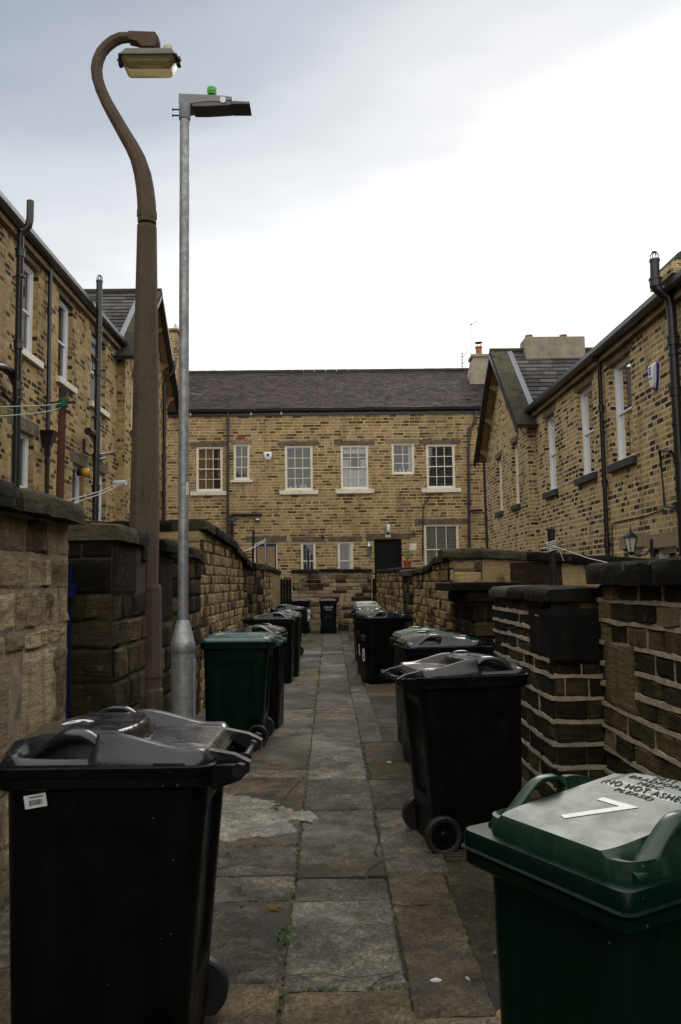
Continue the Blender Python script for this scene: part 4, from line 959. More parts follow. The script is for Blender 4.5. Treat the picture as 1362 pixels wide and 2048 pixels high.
# branches and bends
pipe(h, [atX(-30, 728, -5.3), atX(5, 733, -5.3), atX(22, 745, -5.3), atX(33, 770, -5.32), atX(36, 800, -5.36)], .075, 'soil_bend', joints=())
pipe(h, [atX(5, 785, -5.42), atX(18, 800, -5.4), atX(34, 812, -5.38)], .03, 'waste_pipe')
pipe(h, [atX(176, 862, -5.2), atX(184, 866, -5.2), atX(191, 880, -5.34)], .085, 'soil_bend')
pipe(h, [atX(168, 878, -5.42), atX(168, 903, -5.42), atX(176, 908, -5.42), atX(190, 912, -5.4)], .03, 'waste_pipe')
pipe(h, [atX(192, 910, -5.4), atX(229, 904, -5.42)], .028, 'waste_pipe'); pipe(h, [atX(192, 921, -5.4), atX(212, 915, -5.42)], .03, 'waste_pipe')
am = MB(); q = atX(160, 944, -5.45); am.tube([(-5.5, q.y, q.z), (-5.42, q.y, q.z)], .09, 12); ao = h.b(am, 'lamp_holder', M['iron'])
am = MB(); am.ball((-5.36, q.y+.1, q.z), .11, 12, 9); h.b(am, 'lamp_shade', M['amber'], ao)
wl = MB(); q = atX(228, 966, -5.3); wl.tube([(-5.3, q.y, q.z), (-4.98, q.y-.1, q.z)], .06, 12); h.b(wl, 'security_lamp', M['white_pvc'])
ab = MB(); q = atX(4, 495, -5.5); fbox(ab, f, q.y-.12, q.y+.12, q.z-.09, q.z+.09, 0, .006); h.b(ab, 'air_brick', M['facade_back'])

# ---- end house
YB = 30.0; f = frame('back', YB)
h = House('terraced_house', (0, YB, 0), 'long two storey stone terrace across the alley end with purple slate roof')
def rect(x0, x1, y0, y1): a = atY(x0, y1, YB); b = atY(x1, y0, YB); return (a.x, b.x, a.z, b.z)
zE = atY(660, 824, YB).z
up = [rect(392, 445, 893, 983), rect(467, 499, 888, 960), rect(570, 625, 891, 981), rect(682, 736, 890, 979), rect(784, 828, 886, 949), rect(854, 909, 888, 977)]
lo = [rect(602, 631, 1084, 1160), rect(676, 706, 1083, 1160), rect(850, 917, 1048, 1150)]
dr = [rect(508, 555, 1084, 1190), rect(750, 803, 1078, 1190)]
xl, xr = -9.0, 8.5
w = MB(); wall_mesh(w, f, xl, xr, -.05, zE, up+lo+dr, .25); w.quad([(xl, YB, -.05), (xl, YB, zE), (xl, YB+3.6, zE+2.35), (xl, YB+7.2, zE), (xl, YB+7.2, -.05)])
w.quad([(xr, YB, -.05), (xr, YB, zE), (xr, YB+3.6, zE+2.35), (xr, YB+7.2, zE), (xr, YB+7.2, -.05)]); w.quad([(xl, YB+7.2, -.05), (xr, YB+7.2, -.05), (xr, YB+7.2, zE), (xl, YB+7.2, zE)])
h.b(w, 'wall', M['facade_back'])
ins = ['brown', 'room', 'clutter', 'net', 'side', 'blinds']; shp = [(3,4),(2,3),(3,4),(3,4),(2,3),(3,4)]
for i, o in enumerate(up):
    sash(h, f, *o, *shp[i], .10, 'white', None if i == 4 else ('sill_white', .16 if i != 1 else .1, .07), ('lintel_pale' if i in (1, 4) else 'lintel', .17, .25 if i != 1 else .1), ins[i], style='sash' if i not in (1, 4) else 'casement', sillext=.2 if i != 1 else .12)
for i, o in enumerate(lo): sash(h, f, *o, *((1, 2) if i < 2 else (3, 2)), .10, 'white', ('sill_white', .12, .06), ('lintel', .2, .35), ('clutter', 'side', 'blinds_shut')[i])
def door(o, mat, glaz=False):
    d = MB(); fbox(d, f, o[0]+.06, o[1]-.06, o[2], o[3]-.06, -.16, -.12)
    if not glaz:
        for a, b in ((.1, .47), (.53, .9)):
            for c0, c1 in ((.08, .4), (.46, .92)): W = o[1]-o[0]; Hh = o[3]-o[2]; fbox(d, f, o[0]+W*a+.04, o[0]+W*b-.04, o[2]+Hh*c0, o[2]+Hh*c1, -.122, -.105)
    ob = h.b(d, 'door', M[mat], bevel=.006)
    fr = MB(); fbox(fr, f, o[0]+.002, o[0]+.06, o[2], o[3]-.002, -.18, -.08); fbox(fr, f, o[1]-.06, o[1]-.002, o[2], o[3]-.002, -.18, -.08); fbox(fr, f, o[0]+.06, o[1]-.06, o[3]-.06, o[3]-.002, -.18, -.08); h.b(fr, 'door_frame', M['white' if glaz else mat], ob)
    if glaz:
        for a, b in ((.12, .46), (.54, .88)): W = o[1]-o[0]; gp = MB(); fbox(gp, f, o[0]+W*a, o[0]+W*b, o[3]-1.2, o[3]-.16, -.122, -.112); h.b(gp, 'door_panel', M['timber'], ob)
    l_ = MB(); fbox(l_, f, o[0]-.3, o[1]+.35, o[3]+.001, o[3]+.22, -.2, .006); h.b(l_, 'lintel', M['lintel'], ob)
    return ob
door(dr[0], 'blue', True); do = door(dr[1], 'black_paint')
rf = MB(); rgs = random.Random(8); S = Vector((0, 3.75, 2.42)).normalized(); P0 = Vector((xl-.1, YB-.22, zE+.10))
slate_plane(rf, P0, Vector((1,0,0)), S, xr-xl+.2, 4.5, .24, .14, .007, None, rgs)
rf.quad([P0-Vector((0,0,.02)), P0+Vector((xr-xl+.2,0,-.02)), P0+Vector((xr-xl+.2,0,-.02))+S*4.5, P0+S*4.5-Vector((0,0,.02))])
T = P0+S*4.5; rf.quad([T, T+Vector((xr-xl+.2,0,0)), Vector((xr+.1, YB+7.5, zE)), Vector((xl-.1, YB+7.5, zE))])
h.b(rf, 'roof', M['slate_purple'])
rd = MB(); x = xl
while x < xr: rd.tube([(x, T.y, T.z-.02+.012*rgs.random()), (x+.46, T.y, T.z-.02+.012*rgs.random())], .11, 8); x += .47
h.b(rd, 'ridge', M['verge'])
gu = MB(); prof = [(0, -.02), (.07, -.02), (.10, -.0), (.2, .02), (.22, .12), (.0, .14)]
gu.loft([[f(xl+(xr-xl)*i/20, zE+q+.006*math.sin(i*1.7), p) for p, q in prof] for i in range(21)], 0, .5, (True, True), False); h.b(gu, 'gutter', M['gutter'])
fa = MB(); fbox(fa, f, xl, xr, zE-.12, zE-.022, -.02, .05); h.b(fa, 'fascia', M['gutter'])
xx = xl+.3
while xx < xr: gbk = MB(); fbox(gbk, f, xx, xx+.06, zE-.10, zE-.0, .05, .10); h.b(gbk, 'gutter_bracket', M['sill_white'] if rgs.random() < .3 else M['gutter']); xx += 1.15
# chimney stack with clay pot
a = atY(938, 745, 32.4); b = atY(974, 714, 32.4); cx0, cx1, zt = a.x, b.x, b.z; YC = 32.4
ck = MB(); ck.loft([[(cx0-.05, YC-.4, zt-1.6), (cx1, YC-.4, zt-1.6), (cx1, YC+.4, zt-1.6), (cx0-.05, YC+.4, zt-1.6)], [(cx0-.02, YC-.4, zt-.75), (cx1, YC-.4, zt-.75), (cx1, YC+.4, zt-.75), (cx0-.02, YC+.4, zt-.75)], [(cx0+.12, YC-.36, zt-.1), (cx1-.03, YC-.36, zt-.1), (cx1-.03, YC+.4, zt-.1), (cx0+.12, YC+.4, zt-.1)]], 0, .5, (True, True), False)
ck.box(cx0+.05, cx1+.03, YC-.42, YC+.45, zt-.098, zt+.02)
co = h.b(ck, 'chimney', M['render'], bevel=.01); pc = Vector(((cx0+cx1)/2+.05, YC, zt))
rr = lambda r, z, n=12, c=pc: [(c.x+r*math.cos(k*2*math.pi/n), c.y+r*math.sin(k*2*math.pi/n), c.z+z) for k in range(n)]
p_ = MB(); p_.loft([rr(.2, .02), rr(.17, .1), rr(.13, .12), rr(.13, .38), rr(.16, .39), rr(.16, .43), rr(.12, .43)], 0); po_ = h.b(p_, 'chimney_pot', M['terracotta'], co)
p_ = MB(); p_.loft([rr(.11, .58), rr(.17, .60), rr(.17, .615), rr(.05, .65)], 0)
for k in range(4): e = Vector((math.cos(k*1.57+.5), math.sin(k*1.57+.5), 0))*.1; p_.tube([pc+e+Vector((0,0,.42)), pc+e+Vector((0,0,.6))], .008, 5)
h.b(p_, 'chimney_cowl', M['rust'], co)
# stack on the left
a = atY(332, 700, 31.5); b = atY(357, 668, 31.5); s2 = MB(); s2.box(a.x-.6, b.x, 31.2, 31.9, 8.2, b.z); s2.box(a.x-.66, b.x+.06, 31.14, 31.96, b.z+.002, b.z+.14)
so = h.b(s2, 'chimney', M['facade_back'], bevel=.01); s3 = MB(); c = Vector((b.x-.12, 31.5, b.z+.14))
for k in range(8): e = Vector((math.cos(k*.785), math.sin(k*.785), 0))*.16; s3.tube([c+e, c+Vector((0,0,.3))], .01, 4)
h.b(s3, 'spark_guard', M['steel'], so)
s4 = MB(); 
for px, py in ((350, 690), (352, 705), (349, 722)): q = atY(px, py, 31.1); s4.tube([q, q+Vector((.14,-.1,.1)), q+Vector((.1,-.1,-.15)), q+Vector((-.08,0,-.1))], .014, 5)
h.b(s4, 'loose_cable', M['iron'], so)
# aerials
def aerial(base, parts, label=None):
    m_ = MB()
    for p in parts: m_.tube([atY(x, y, YC) for x, y in p], .012, 5)
    return h.b(m_, 'aerial', M['iron'])
aerial(None, [[(942, 742), (942, 642)], [(942, 650), (957, 641)], [(939, 650), (945, 648)]])
aerial(None, [[(925, 744), (925, 706)], [(925, 716), (936, 702)], [(925, 728), (935, 716)], [(922, 707), (922, 734)], [(922, 707), (926, 707)], [(922, 713), (926, 713)], [(922, 720), (926, 720)], [(922, 727), (926, 727)], [(922, 733), (926, 733)]])
ml = MB()
for p in [[(345, 792), (362, 783), (404, 790)], [(404, 790), (386, 800)], [(404, 790), (415, 780)], [(372, 784), (392, 774)]]: ml.tube([atY(x, y, 29.8) for x, y in p], .013, 5)
h.b(ml, 'aerial', M['steel'])
# drainpipes
def bp(pts, r, name='drainpipe', joints=(), cowl=False, d=.09): 
    P = [atY(x, y, YB-d) for x, y in pts]; return pipe(h, P, r, name, joints=[atY(660, j, YB-d).z for j in joints], cowl=cowl)
bp([(456, 800), (455, 1120)], .05, 'soil_pipe', (822, 842, 914, 1030)); bp([(951, 822), (951, 838), (946, 848), (938, 862), (937, 900), (939, 1160)], .055, 'drainpipe', (862, 1012, 1080))
bp([(462, 1029), (524, 1029)], .055, 'soil_branch'); bp([(940, 1022), (952, 1020), (964, 1020)], .05, 'soil_branch')
bp([(859, 992), (856, 998), (848, 1008), (846, 1020), (845, 1120)], .022, 'cable_conduit', (), False, .04); bp([(463, 1030), (464, 1120)], .05, 'soil_pipe', (1060,))
q = atY(536, 912, YB); ao = alarm(h, f, q.x, q.z, .34, .30, 'white_pvc')
em = MB(); em.loft([[f(q.x+.06*math.cos(k*.5236), q.z+.02+.06*math.sin(k*.5236), d) for k in range(12)] for d in (.095, .104)], 0); h.b(em, 'alarm_emblem', M['blue_ink'], ao); em = MB(); fbox(em, f, q.x-.02, q.x+.02, q.z-.01, q.z+.05, .104, .108); h.b(em, 'alarm_mark', M['red'], ao)
for (x, y, ww, hh, mt, nm) in ((483, 874, .13, .09, 'red', 'air_brick'), (960, 858, .12, .1, 'iron', 'air_brick'), (826, 1094, .13, .13, 'sill_white', 'wall_plaque'), (776, 1072, .10, .045, 'sill_white', 'number_plate')):
    q = atY(x, y, YB); m_ = MB(); fbox(m_, f, q.x-ww, q.x+ww, q.z-hh, q.z+hh, 0, .012); h.b(m_, nm, M[mt], bevel=.004)
q = atY(776, 1056, YB-.1); m_ = MB(); m_.loft([[(q.x+r_*math.cos(k*.628), q.y+r_*math.sin(k*.628), q.z+z_) for k in range(10)] for r_, z_ in ((.03,-.2),(.09,-.16),(.1,.05),(.08,.14),(.03,.17))], 0); h.b(m_, 'bulkhead_lamp', M['steel'])
q = atY(738, 1100, YB-.1); m_ = MB(); rr = lambda r, z: [(q.x+r*math.cos(k*1.047), q.y+r*math.sin(k*1.047), q.z+z) for k in range(6)]
m_.loft([rr(.01,-.28), rr(.05,-.2), rr(.06,-.1), rr(.1,.12), rr(.11,.14), rr(.04,.24), rr(.01,.32)], 0); m_.tube([(q.x, YB, q.z-.15), (q.x, YB-.1, q.z-.15)], .03, 8); h.b(m_, 'wall_lantern', M['steel'])
q = atY(515, 1040, YB-.08); m_ = MB(); m_.ball((q.x, q.y, q.z), .1, 10, 6, 0, (1, .7, .7)); m_.tube([(q.x, YB, q.z+.03), (q.x, YB-.08, q.z)], .02, 6); h.b(m_, 'security_lamp', M['steel'])
q = atY(646, 1073, YB); m_ = MB(); m_.tube([(q.x, YB, q.z), (q.x, YB-.15, q.z+.02)], .05, 8); h.b(m_, 'wall_bracket', M['iron'])
q = atY(827, 1068, YB); m_ = MB(); 
for k in range(6): a_ = k*1.05; m_.tube([(q.x, YB-.02, q.z), (q.x+.13*math.cos(a_), YB-.05, q.z+.13*math.sin(a_))], .02, 5)
h.b(m_, 'wall_ornament', M['rust'])
q = atY(936, 803, 30.5); m_ = MB(); m_.loft([[(q.x+r_*math.cos(k*.785), q.y+r_*math.sin(k*.785), q.z+z_) for k in range(8)] for r_, z_ in ((.1,-.15),(.1,.04),(.15,.05),(.15,.1),(.1,.12))], 0); h.b(m_, 'roof_vent', M['iron'])

# ---- washing posts and lines in the yards
def post(name, label, pts, r, mat, arms=(), tie=None, Y=None, X=None, cap=None):
    P = [atY(x, y, Y) for x, y in pts]; root = empty(name, (P[-1].x, Y, P[-1].z), 0, label, 'washing post')
    m_ = MB(); m_.tube(P, r, 10); m_.build('pole', M[mat], root, root.location)
    for a in arms: m_ = MB(); m_.tube([atY(x, y, Y) for x, y in a], r*.42, 8); m_.ball(atY(*a[1], Y), r*.5, 8, 6); m_.build('crossbar', M[mat], root, root.location)
    if cap: m_ = MB(); m_.tube([P[0]-Vector((0,0,.06)), P[0]+Vector((0,0,.03))], r*1.08, 10); m_.build('cap', M['iron'], root, root.location)
    if tie:
        m_ = MB(); c = atY(*tie[0], Y)
        for k in range(5): m_.tube([c+Vector(((r+.012)*math.cos(a*.7), (r+.012)*math.sin(a*.7), .02*k-.04+.012*math.sin(a))) for a in range(10)], .007, 5)
        m_.tube([c+Vector((r,-r,0)), c+Vector((r+.04,-.03,-.06)), c+Vector((r+.07,-.03,-.14))], .004, 4)
        m_.build('line_tie', M[tie[1]], root, root.location)
    return root
post('washing_post', 'rust red washing post with black cap and green line, left yard', [(126, 782), (119, 1010)], .044, 'rust', [[(102, 806), (148, 804)], [(112, 815), (138, 824)]], ((126, 808), 'wire_green'), 9.0, cap=True)
for (a, b, c) in (((126, 806), (60, 812), (-40, 816)), ((126, 815), (60, 828), (-40, 836))):
    m_ = MB(); A = atY(*a, 9.0); Bm = atY(*b, 7.6); Cc = atY(*c, 6.2); m_.tube([A, A.lerp(Bm, .5)-Vector((0,0,.01)), Bm, Cc], .0055, 5)
    tag(m_.build('washing_line', M['wire_green']), ('upper' if a[1] == 806 else 'lower')+' of two green washing lines running left from the rust red post', 'washing line')
for (a, b, lab) in (((128, 1003), (262, 957), 'upper white washing line rising behind the dark pier to the concrete post'), ((142, 1008), (262, 959), 'lower white washing line rising behind the dark pier to the concrete post')):
    m_ = MB(); A = atY(*a, 6.6); Bm = atY(*b, 7.3); m_.tube([A, A.lerp(Bm, .5)-Vector((0,0,.02)), Bm], .004, 5)
    tag(m_.build('washing_line', M['wire']), lab, 'washing line')
post('washing_post', 'stout black iron washing post wrapped in wire, right yard wall', [(1102, 1064), (1108, 1182)], .034, 'iron', [[(1082, 1100), (1110, 1098)]], ((1103, 1093), 'wire'), 7.6, cap=True)
m_ = MB(); A = atY(1106, 1092, 7.5); Bm = atY(1262, 1136, 6.6); m_.tube([A, A.lerp(Bm, .5)-Vector((0,0,.02)), Bm], .004, 5)
tag(m_.build('washing_line', M['wire']), 'white washing line slanting down from the black iron post behind the right wall', 'washing line')
post('washing_post', 'slim black washing post with blue tie beside the end house pipe', [(464, 1046), (465, 1110)], .045, 'iron', [[(456, 1040), (472, 1042)]], ((464, 1042), 'blue_plastic'), 22.0)
post('washing_post', 'thin black washing post with a blue tie in front of the blue glazed door', [(507, 1062), (506, 1130)], .035, 'iron', [[(500, 1074), (515, 1074)]], ((507, 1074), 'blue_plastic'), 22.5)
post('washing_post', 'grey steel post leaning in front of the blue door of the end house', [(530, 1076), (531, 1125)], .035, 'steel', [], None, 23.5)
m_ = MB(); m_.tube([atY(507, 1090, 22.5), atY(531, 1080, 23.5)], .012, 4); m_.tube([atY(482, 1106, 21), atY(531, 1083, 23.5)], .012, 4); tag(m_.build('washing_line', M['wire']), 'pale washing line stretched to the grey post before the blue door', 'washing line')
post('washing_post', 'black post standing in front of the left ground floor window of the end house', [(616, 1098), (617, 1150)], .035, 'iron', [[(610, 1104), (622, 1102)]], None, 27.5)
# ------------------------------------------------------------------ wheelie bins
import bmesh
def rrect(w, d, r, nc=5, ns=22, cy=0):
    """rounded rectangle, half sizes w,d, corner r; starts at right side"""
    pts = []
    for (cx, cyy, a0) in ((w-r, d-r, 0), (-(w-r), d-r, 90), (-(w-r), -(d-r), 180), (w-r, -(d-r), 270)):
        arc = [(cx+r*math.cos(R(a0+90*i/nc)), cyy+r*math.sin(R(a0+90*i/nc))) for i in range(nc+1)]
        pts += arc
        nx = {0: (-(w-r), d), 90: (-w, -(d-r)), 180: (w-r, -d), 270: (w, d-r)}[a0]
        a = Vector(arc[-1]); b = Vector(nx)
        pts += [tuple(a.lerp(b, i/ns)) for i in range(1, ns)]
    return [(x, y+cy) for x, y in pts]
def bin_meshes(tw=.275, td=.335, hh=1.0, kind='arch'):
    """geometry of one bin; x across, +y front, z up"""
    out = {}
    bw, bd = tw*.79, td*.79; CY0 = .6*(td-.022-bd)
    mb = MB(); zs = [0, .008, .02, .06] + [.06+(hh-.12)*i/30 for i in range(1, 31)] + [hh-.045]
    rings = []
    for z in zs:
        t = z/(hh-.05); w = bw+(tw-.022-bw)*t; d = bd+(td-.022-bd)*t; cy = .6*(td-.022-d)
        k = {0: .955, .008: .98}.get(z, 1); ring = []
        for x, y in rrect(w*k, d*k, .055+.01*t, cy=cy):
            # recessed panels on both sides, raised panel on the front, wheel arch at the rear foot
            yy = y-cy; ph = .17*td/.335
            if abs(abs(x)-w*k) < .002:
                pc = -.0; e = min(ph-abs(yy-pc), (z-.06), (hh*.80-z)); rc = .06
                if e < rc and ph-abs(yy-pc) < rc and hh*.80-z < rc and e > -.02:
                    e = rc-math.hypot(rc-(ph-abs(yy-pc)), rc-(hh*.80-z))
                x -= math.copysign(.009*ss(0, .010, e), x)
                if yy < -d*.45 and z < .27: x -= math.copysign(.035*ss(-d*.45, -d*.62, yy)*(1-ss(.2, .27, z)), x)
            elif abs(yy-d*k) < .002:
                e = min(w*.62-abs(x), z-.10, hh*.52-z); y += .006*ss(0, .010, e)
            elif abs(yy+d*k) < .002:
                y += .02*ss(0, .012, min(w*.5-abs(x), z-.30, hh*.84-z))
            ring.append((x, y, z))
        rings.append(ring)
    mb.loft(rings, 0, .5, (True, False))
    col = [(-.004, hh-.075), (.010, hh-.07), (.018, hh-.062), (.018, hh-.038), (.012, hh-.034), (.012, hh-.030), (.02, hh-.027), (.022, hh-.004), (.018, hh), (-.012, hh), (-.016, hh-.02)]
    if kind == 'near': col = [(-.004, hh-.085), (.016, hh-.08), (.022, hh-.074), (.022, hh-.052), (.017, hh-.048), (.028, hh-.044), (.030, hh-.040), (.024, hh-.036), (.024, hh-.008), (.02, hh), (-.035, hh+.001), (-.04, hh-.02)]
    mb.loft([[(x, y, z) for x, y in rrect(tw-.012+o, td-.012+o, .06 if kind != 'near' else .028)] for o, z in col], 0, .5, (False, False))
    # ribs under the collar and rear spine, rear arms
    for sx in (-1, 1):
        for (ya, yb) in ((td*.55, td*.62), (-td*.62, -td*.55)): mb.box(sx*(tw-.022) if sx < 0 else tw-.03, sx*(tw-.03) if sx < 0 else tw-.012, ya, yb, hh-.12, hh-.06)
        x = sx*tw*.86
        mb.loft([[(x+dx, y, z) for y, z in ((-td+.05, hh-.01), (-td-.05, hh-.006), (-td-.10, hh-.006), (-td-.107, hh-.03), (-td-.085, hh-.052), (-td+.0, hh-.08))] for dx in (-.014, .014)], 0, .5, (True, True), False)
    out['body'] = (mb, 'body')
    # axle and wheels
    ax = MB(); ax.tube([(-bw-.015, -bd+.045+CY0, .1), (bw+.015, -bd+.045+CY0, .1)], .012, 10); out['axle'] = (ax, 'axle')
    for sx in (-1, 1):
        wx = sx*(bw+.012); cy = -bd+.03+CY0
        def rg(r, x, n=28): return [(wx+sx*x, cy+1.08*r*math.cos(2*math.pi*k/n), .108+1.08*r*math.sin(2*math.pi*k/n)) for k in range(n)]
        t = MB(); t.loft([rg(.072, -.022), rg(.092, -.024), rg(.099, -.016), rg(.1, 0), rg(.099, .016), rg(.092, .024), rg(.076, .022), rg(.070, .018), rg(.068, .0)], 0, .5, (True, False))
        hb = MB(); hb.loft([rg(.0685, .015), rg(.066, .019), rg(.060, .019), rg(.056, .008), rg(.03, .006), rg(.024, .020), rg(.018, .024), rg(.004, .025)], 0, .5, (False, True))
        for k in range(5):
            a = 2*math.pi*k/5+.3; c, s_ = math.cos(a), math.sin(a); q = []
            for x in (.004, .017): q.append([(wx+sx*x, cy+c*r-s_*w_, .108+s_*r+c*w_) for r, w_ in ((.02, -.012), (.06, -.008), (.06, .008), (.02, .012))])
            hb.loft(q, 0, .5, (True, True), False)
        out['wheel%d' % sx] = (t, 'wheel', (hb, 'hub'))
    # handle bar
    hd = MB(); zb = hh-.022; yb_ = -td-.082
    hd.tube([(-tw*.86, yb_, zb), (-tw*.35, yb_, zb), (tw*.35, yb_, zb), (tw*.86, yb_, zb)], .0125, 14)
    for x in (-tw*.90, -tw*.36, tw*.36, tw*.86): hd.tube([(x-.006, yb_, zb), (x+.012, yb_, zb)], .021, 14)
    out['handle'] = (hd, 'handle_bar')
    # lid
    ld = MB(); W, D = (tw-.004, td) if kind != 'near' else (tw-.012, td-.022); z0 = hh+.004; arch = kind in ('arch', 'near')
    us = [-1+2*i/56 for i in range(57)]; vs = [-1+2*i/110 for i in range(111)]
    def Z(u, v):
        au = abs(u); e = 1-max(au, abs(v)); base = .030*ss(-.02, .10, e)
        if arch:
            v0 = (-.20 if kind != 'near' else -.66) + .26*u*u
            dome = .056*(1-ss(.64, .74, au))*ss(v0-.07, v0+.035, v)*(1-.55*ss(.45, 1.0, v)); hol = .030*ss(.70, .76, au)*(1-ss(.88, .95, au))*ss(.06, .14, v)*(1-ss(.74, .84, v))
            if kind == 'near': dome = (.010+.044*(1-max(0, min(1, (v+.6)/1.6))))*(1-ss(.72, .78, au))*ss(v0-.07, v0+.03, v)*(1-ss(.975, 1.0, v)); hol = .022*ss(.79, .83, au)*(1-ss(.91, .95, au))*ss(.06, .14, v)*(1-ss(.80, .9, v)); base = .032*ss(-.02, .035, e)
            rear = .006*(1-ss(.50, .62, au))*(1-ss(-.3, -.2, v))*ss(-.96, -.7, v)
            lat = (ss(.66, .76, au) if kind != 'near' else ss(.76, .82, au))*(1-ss(.90, .975, au)*.9)
            sh = (.050*ss(-.78, .02, v)+.008)*ss(-1, -.85, v)*(1-ss(.06, .14, v))
            return base + max(dome, sh*lat) + rear - hol
        d = .022*(1-ss(.78, .86, au))*(1-ss(.80, .88, abs(v)))
        return base*.8 + d + .012*(1-u*u) - .010*(1-ss(.55, .62, au))*(1-ss(.6, .68, abs(v)))
    vv = []
    for v in vs:
        for u in us: kx, ky, pw = (.07, .055, 14) if kind != 'near' else (.13, .09, 10); vv.append((u*W*(1-kx*abs(v)**pw), v*D*(1-ky*abs(u)**pw), z0+Z(u, v)))
    nU, nV = len(us), len(vs)
    b0 = len(ld.v); ld.add(vv, [(j*nU+i, j*nU+i+1, (j+1)*nU+i+1, (j+1)*nU+i) for j in range(nV-1) for i in range(nU-1)], 0, .5, True)
    ring = [i for i in range(nU)] + [j*nU+nU-1 for j in range(1, nV)] + [(nV-1)*nU+i for i in range(nU-2, -1, -1)] + [j*nU for j in range(nV-2, 0, -1)]
    prev = [b0+i for i in ring]
    for k_, dz in ((1.004, -.010), (1.004, -.020), (.97, -.021)):
        b = len(ld.v); ld.v += [(vv[i][0]*k_, vv[i][1]*k_, z0+.002+dz*.8+(0 if kind == 'near' else -.006)) for i in ring]; cur = [b+i for i in range(len(ring))]
        for i in range(len(ring)):
            j = (i+1) % len(ring); ld.f.append((prev[i], cur[i], cur[j], prev[j])); ld.m.append(0); ld.a.append(.5); ld.sm.append(True)
        prev = cur
    for x in (-tw*.62, tw*.62):
        ld.loft([[(x+dx, y, z) for y, z in ((-td+.03, hh+.03), (-td-.06, hh+.012), (-td-.11, hh-.012), (-td-.105, hh-.045), (-td-.07, hh-.048), (-td+.02, hh+.004))] for dx in (-.02, .02)], 0, .5, (True, True), False)
    grips = []
    if arch:
        for sx in (-1, 1):
            g_ = MB(); rings = []
            for i in range(25):
                t = i/24; v = -.06+.94*t; y = v*D; top = .058 + .042*ss(0, .28, t) + .010*math.sin(min(1, t*1.25)*math.pi) - .076*ss(.40, 1, t)
                x = sx*W*((.85 if kind != 'near' else .885) - .01*math.sin(t*math.pi)); wd = (.027 if kind != 'near' else .024)*(.62+.38*ss(0, .3, t))*(1-.15*math.sin(t*math.pi)); th = (.024 if kind != 'near' else .016)+.006*(1-ss(.0, .18, t))+.012*ss(.85, 1, t)
                ring_ = []
                for k in range(12):
                    a = 2*math.pi*k/12; cx, cz = math.cos(a), math.sin(a)
                    ring_.append((x+sx*wd*math.copysign(abs(cx)**.6, cx), y, z0+top-.008-th/2 + th/2*math.copysign(abs(cz)**.7, cz) - sx*0 - .010*max(0, cx)))
                rings.append(ring_)
            g_.loft(rings); grips.append(g_)
    out['lid'] = (ld, 'lid', [(g_, 'grip') for g_ in grips])
    return out
BM = {}
def text_mesh(name, body, size, mat, bold=False, ext=.0008, spacing=1):
    cu = bpy.data.curves.new(name, 'FONT'); cu.body = body; cu.size = size; cu.extrude = ext; cu.align_x = 'CENTER'; cu.align_y = 'CENTER'; cu.space_character = spacing
    if bold: cu.offset = size*.022
    to = bpy.data.objects.new('t', cu); me = bpy.data.meshes.new_from_object(to); me.name = name
    bpy.data.objects.remove(to); bpy.data.curves.remove(cu); me.materials.clear(); me.materials.append(mat)
    o = bpy.data.objects.new(name, me); C.objects.link(o); return o
def make_bin(label, loc, rz, body='bin_black', lid='lid_black', kind='arch', dims=(.275, .335, 1.0), lidrot=0, sc_=1, sag=0, group='wheelie bins standing along the alley'):
    key = (kind, dims, body, lid)
    root = empty('wheelie_bin', loc, rz, label, 'wheelie bin', group); root.scale = (sc_,)*3
    if key not in BM:
        d = bin_meshes(*dims, kind); mm = {}
        def mk(mb, nm, mt): o = mb.build(nm, mt); me = o.data; bpy.data.objects.remove(o); return me
        for k, v in d.items():
            mt = M[lid] if k == 'lid' else M['rubber'] if k.startswith('wheel') else M['black_pvc'] if k == 'axle' else M[lid] if k == 'handle' else M[body]
            subs = []
            if len(v) > 2:
                sub = v[2] if isinstance(v[2], list) else [v[2]]
                subs = [(mk(s_[0], s_[1], mt if k == 'lid' else M['bin_black']), s_[1]) for s_ in sub]
            mm[k] = (mk(v[0], v[1], mt), v[1], subs)
        BM[key] = mm
    parts = {}
    for k, (me, nm, subs) in BM[key].items():
        o = bpy.data.objects.new(nm, me); C.objects.link(o); o.parent = root; parts[k] = o
        for sm, sn in subs: s_ = bpy.data.objects.new(sn, sm); C.objects.link(s_); s_.parent = o
    if lidrot:
        piv = Vector((0, -dims[1]-.08, dims[2]-.02)); lo_ = parts['lid']; Rr = Matrix.Rotation(lidrot, 4, 'X')
        lo_.matrix_local = Matrix.Translation(piv) @ Rr @ Matrix.Translation(-piv)
    return root, parts
def sticker(parts, x, y, z, tilt, w=.07, h_=.042, side='x'):
    """paper label with a line of small print and a row of bars, stuck to the body just under the collar"""
    m_ = MB(); m_.box(-.0012, 0, -w/2, w/2, -h_/2, h_/2); o = m_.build('sticker', M['print'], parts['body'])
    b = MB(); rg_ = random.Random(2); yy = -w*.30
    while yy < w*.28: t = rg_.choice((.0008, .0014, .002)); b.box(-.0018, -.0013, yy, yy+t, -h_*.30, h_*.10); yy += t+rg_.choice((.0008, .0014))
    for k in range(9): b.box(-.0018, -.0013, -w*.36+k*w*.07, -w*.36+k*w*.07+w*.045, h_*.24, h_*.36)
    bo = b.build('sticker_print', M['ink'], o); C.objects
    o.location = (x, y, z)
    o.rotation_euler = (tilt, 0, 0) if side == 'x-' else ((-tilt, 0, math.pi) if side == 'x+' else (tilt, 0, 0))
    return o
def digits(parts, s, size, loc, rot, mat='print', to='lid', bold=True, name='bin_number', sp=1):
    t = text_mesh(name, s, size, M[mat], bold, .0006, sp); t.parent = parts[to]; t.location = loc; t.rotation_euler = rot; return t
PI = math.pi
GRP = 'wheelie bins standing along the alley'
